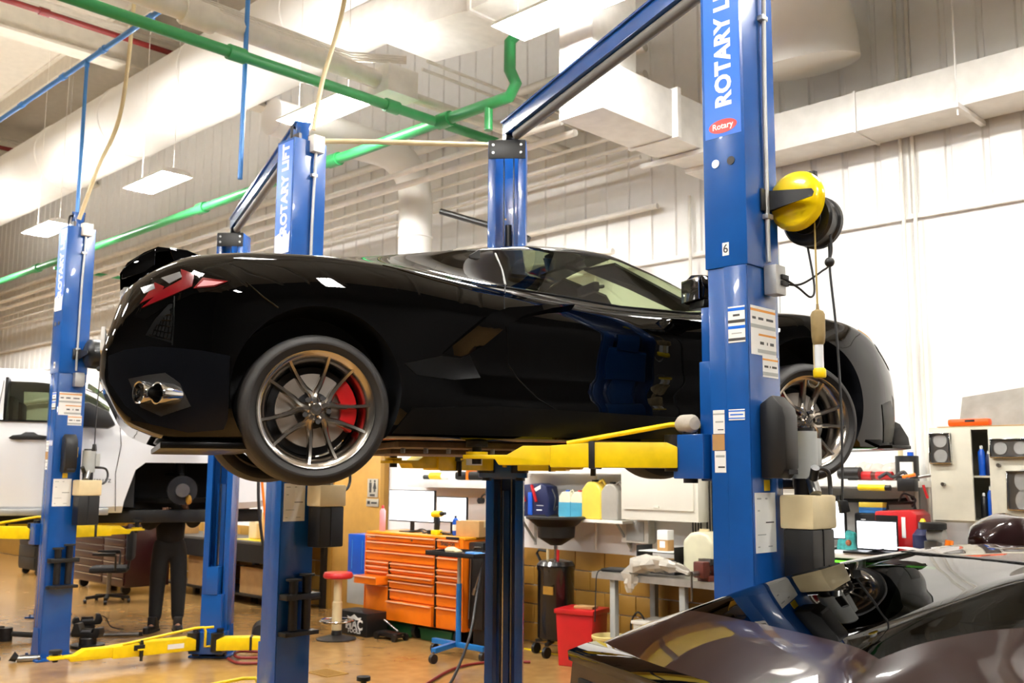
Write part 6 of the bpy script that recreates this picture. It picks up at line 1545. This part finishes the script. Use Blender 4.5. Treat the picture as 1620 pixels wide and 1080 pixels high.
x = thing('lift_adapter', 'steel lift pad adapter lying at the foot of the left column', 'adapter', (-4.62, 9.93, 0.03), R(20))
MB().cyl((-.12, 0, 0), (.08, 0, 0), .03).build('stem', M_steel, x); MB().cyl((-.17, 0, 0.03), (-.12, 0, .0), .05 , .03).build('pad', M_rubber, x)
x = thing('lift_adapter', 'dark lift pad adapter at the lower left edge of the floor', 'adapter', (-5.0, 9.95, 0), R(0))
MB().lathe([(.001, 0), (.07, 0), (.07, .03), (.03, .04), (.03, .09), (.001, .09)], 18).build('pad', M_black, x); MB().cyl((0, 0, .09), (0, 0, .12), .02, n=12).build('stem', M_steel, x)
# hoses on the floor
def hose(pts, r, m, label, k=8):
    P = smoothpath([Vector(p) for p in pts], k); o = Vector(P[0])
    h = MB().tube([p - o for p in P], r, 8).build('hose', m, None, ang=60); h.location = o
    return tag(h, label, 'hose')
hose([(-2.75, 10.05, .02), (-2.55, 9.8, .02), (-2.2, 9.95, .02), (-2.3, 10.3, .02), (-2.7, 10.3, .045), (-2.6, 9.95, .045), (-2.1, 10.1, .05), (-2.25, 10.5, .03), (-2.7, 10.6, .02)], .014, mat('red_hose', '7a1d1a', .5), 'dark red air hose coiled on the floor behind the middle column')
hose([(-.95, 7.9, .016), (-.84, 8.26, .016), (-.71, 8.99, .016), (-.49, 9.7, .016), (-.15, 10.0, .016), (.2, 10.0, .016)], .013, MATS['red_hose'], 'dark red air hose crossing the floor at the far column foot')
hose([(-.62, 8.2, .016), (-.58, 8.6, .016), (-.5, 9.1, .03), (-.38, 9.7, .30), (-.33, 10.0, .62), (-.28, 10.1, .95)], .014, M_hose, 'black cable trailing from the rolling tray stand to the floor')
hose([(-2.45, 10.35, .02), (-2.4, 10.4, .4), (-2.55, 10.5, 1.0), (-2.62, 10.45, 1.6), (-2.62, 10.45, 2.4)], .016, M_hose, 'black hose hanging from the far middle column')
hose([(-2.5, 10.42, .6), (-2.52, 10.44, 1.2), (-2.6, 10.42, 1.9), (-2.62, 10.4, 2.4)], .014, M_orange, 'orange hose hanging beside the black one')
x = thing('gas_cylinder', 'grey round canister lying behind the far middle column', 'canister', (-2.45, 10.9, .15), R(60))
MB().lathe([(.001, -.3), (.1, -.3), (.15, -.26), (.15, .24), (.09, .3), (.001, .3)], 24, 'x').build('canister_body', mat('charcoal_paint', '3a3838', .4), x); MB().cyl((.3, 0, 0), (.34, 0, 0), .03).build('valve', M_steel, x)

# ================================================================== CORD REELS AND WORK LIGHT
def reel(lift_pos, z, label, yellow, scale=1.0, group='cord reels on the lift columns'):
    o = thing('cord_reel', label, 'cord reel', lift_pos + Vector((0, 0, z)), YAW + RN, group)
    oy = -CD / 2 - .01
    br_ = MB().prism([(-.02, -.055), (.05, -.05), (.05, .05), (-.02, .055)], oy - .012, oy).build('bracket', M_black, o, .003)
    MB().prism([(oy - .01, -.05), (oy - .24, -.018), (oy - .25, 0), (oy - .24, .018), (oy - .01, .05)], .03, .036, 'yz').build('bracket_arm', M_black, br_)
    return o, oy
o, oy = reel(P6, 3.13, 'yellow and black cord reel on the near lift column', True)
cy = oy - .10
MB().lathe([(.001, .05), (.06, .053), (.118, .062), (.14, .08), (.147, .10), (.14, .11), (.001, .11)], 40, 'x', (.03, cy - .01, 0)).build('yellow_cover', mat('reel_yellow', 'f2d200', .22, coat=.5), o)
MB().lathe([(.09, .105), (.115, .11), (.115, .17), (.09, .175)], 36, 'x', (.03, cy, 0)).build('drum', M_black, o)
MB().lathe([(.001, .0), (.118, .0), (.13, .012), (.13, .04), (.12, .05), (.12, .09), (.13, .1), (.13, .125), (.10, .14), (.001, .145)], 40, 'x', (.2, cy - .02, -.075)).build('spool', mat('reel_black', '121212', .3), o)
MB().lathe([(.07, -.004), (.075, -.008), (.08, -.004)], 36, 'x', (.2, cy - .02, -.075), cap=False).build('spool_ring', M_darksteel, o)
MB().prism([(oy - .0, -.045), (oy - .14, -.014), (oy - .15, 0), (oy - .14, .014), (oy - .0, .045)], .066, .078, 'yz').build('front_arm', M_black, o, .003)
MB().cyl((.20, cy - .06, .10), (.20, cy - .06, .15), .024, n=14).build('cord_guide', M_black, o)
MB().tube(smoothpath([(.06, oy - .06, -.375), (.14, oy - .1, -.42), (.2, oy - .13, -.46), (.24, oy - .13, -.4), (.24, cy, -.19)], 7), .0055, 6).build('plug_lead', M_hose, o)
MB().tube(smoothpath([(.06, oy - .06, -.405), (.16, oy - .1, -.40), (.26, cy - .06, -.33), (.30, cy - .08, -.28), (.30, cy - .08, -.1)], 7), .0055, 6).build('plug_lead', M_hose, o)
for z in (-.375, -.405): MB().box(.04, .1, oy - .075, oy - .045, z - .012, z + .012).build('plug', M_black, o, .004)
hang = Vector((o.location)) + (Matrix.Rotation(YAW + RN, 3, 'Z') @ Vector((.19, cy - .068, 0)))
wl = thing('work_light', 'caged work light in a tan sleeve hanging from the yellow reel', 'lamp', hang - Vector((0, 0, .85)))
MB().tube([(0, 0, .34), (0, 0, .95)], .0045, 6).build('cord', mat('amber_cord', 'a8904a', .5), wl)
MB().lathe([(.001, .0), (.026, .0), (.03, .006), (.03, .035), (.024, .045), (.001, .045)], 18).build('end_cap', M_yellow, wl)
MB().cyl((0, 0, .045), (0, 0, .16), .021, n=16).build('tube', mat('work_tube', 'e8ecef', .15, coat=.6), wl)
MB().cyl((-.014, .018, .045), (-.014, .018, .16), .008).build('reflector', M_beige, wl)
MB().lathe([(.022, .155), (.028, .165), (.032, .2), (.033, .3), (.026, .315), (.008, .325), (.006, .35), (.001, .35)], 18).build('sleeve', mat('tan_sleeve', '8f7a4e', .6, bump=.2, bscale=40), wl)
MB().tube(arc((-.03, 0, -.02), .025, PI * .9, PI * 2, 8), .003, 6).build('hook', M_steel, wl)
pc = thing('drop_cord', 'black power cord with a ball stop hanging beside the work light', 'cord', hang + Vector((.075, .03, -1.42)))
MB().tube(smoothpath([(.02, 0, .0), (.03, 0, .4), (.02, 0, .8), (.0, .0, 1.1), (.012, 0, 1.2), (.0, 0, 1.36)], 6), .006, 6).build('cord', M_hose, pc)
MB().sph((0, 0, 1.13), .024).build('ball_stop', M_black, pc); MB().prism([(.0, -.0), (.04, 0), (.05, -.05), (.008, -.06)], -.018, .018).build('plug', M_black, pc, .004)
o, oy = reel(P1, 3.0, 'black cord reel on the leftmost lift column', False)
cy = oy - .16
MB().lathe([(.001, .05), (.10, .055), (.145, .08), (.15, .12), (.15, .2), (.10, .24), (.001, .24)], 36, 'x', (0, cy, 0)).build('spool', MATS['reel_black'], o)
MB().prism([(oy - .03, -.05), (oy - .18, -.018), (oy - .18, .018), (oy - .03, .05)], .036, .048, 'yz').build('front_arm', M_black, o, .003)
hang2 = Vector(o.location) + (Matrix.Rotation(YAW + RN, 3, 'Z') @ Vector((.14, cy - .13, 0)))
pc = thing('drop_cord', 'thin black cord with a plug hanging from the leftmost reel', 'cord', hang2 + Vector((0, 0, -.98)))
MB().tube(smoothpath([(0, 0, .05), (.0, 0, .4), (.01, 0, .7), (.0, .0, 1.0)], 6), .006, 6).build('cord', M_hose, pc)
MB().sph((0, 0, .82), .026).build('ball_stop', M_black, pc); MB().prism([(-.02, .0), (.02, 0), (.012, .07), (-.012, .07)], -.02, .02).build('plug', M_black, pc, .004)
MB().tube(smoothpath([(.0, 0, .84), (.06, 0, .78), (.07, 0, .65), (-.02, .05, .58), (-.16, .1, .62)], 6), .005, 6).build('plug_lead', M_hose, pc)
# rag in the crook of the near lift arm
x = thing('rag_roll', 'grey rag roll stuffed above the near lift arm bracket', 'rag', P6 + (Matrix.Rotation(YAW + RN, 3, 'Z') @ Vector((-.13, .24, 2.02))), YAW)
MB().lathe([(.001, -.07), (.03, -.065), (.044, -.04), (.046, .04), (.035, .065), (.001, .07)], 16, 'y', (0, 0, .046)).build('roll', mat('grey_rag', 'b9b2a6', .8, bump=.3, bscale=25), x)
# flexible conduits dropping to the column tops
hose([tuple(P1 + Vector((.05, -.1, 4.40))), tuple(P1 + Vector((.25, -.2, 4.9))), tuple(P1 + Vector((.42, -.1, 5.6))), tuple(P1 + Vector((.45, 0, 7.0)))], .022, M_beige, 'beige flexible conduit rising from the leftmost lift column')
hose([tuple(P3 + Vector((.1, -.1, 4.40))), tuple(P3 + Vector((.16, -.1, 4.8))), tuple(P3 + Vector((.3, -.1, 5.4))), tuple(P3 + Vector((.42, 0, 6.6)))], .018, M_beige, 'beige flexible conduit rising from the middle lift column')
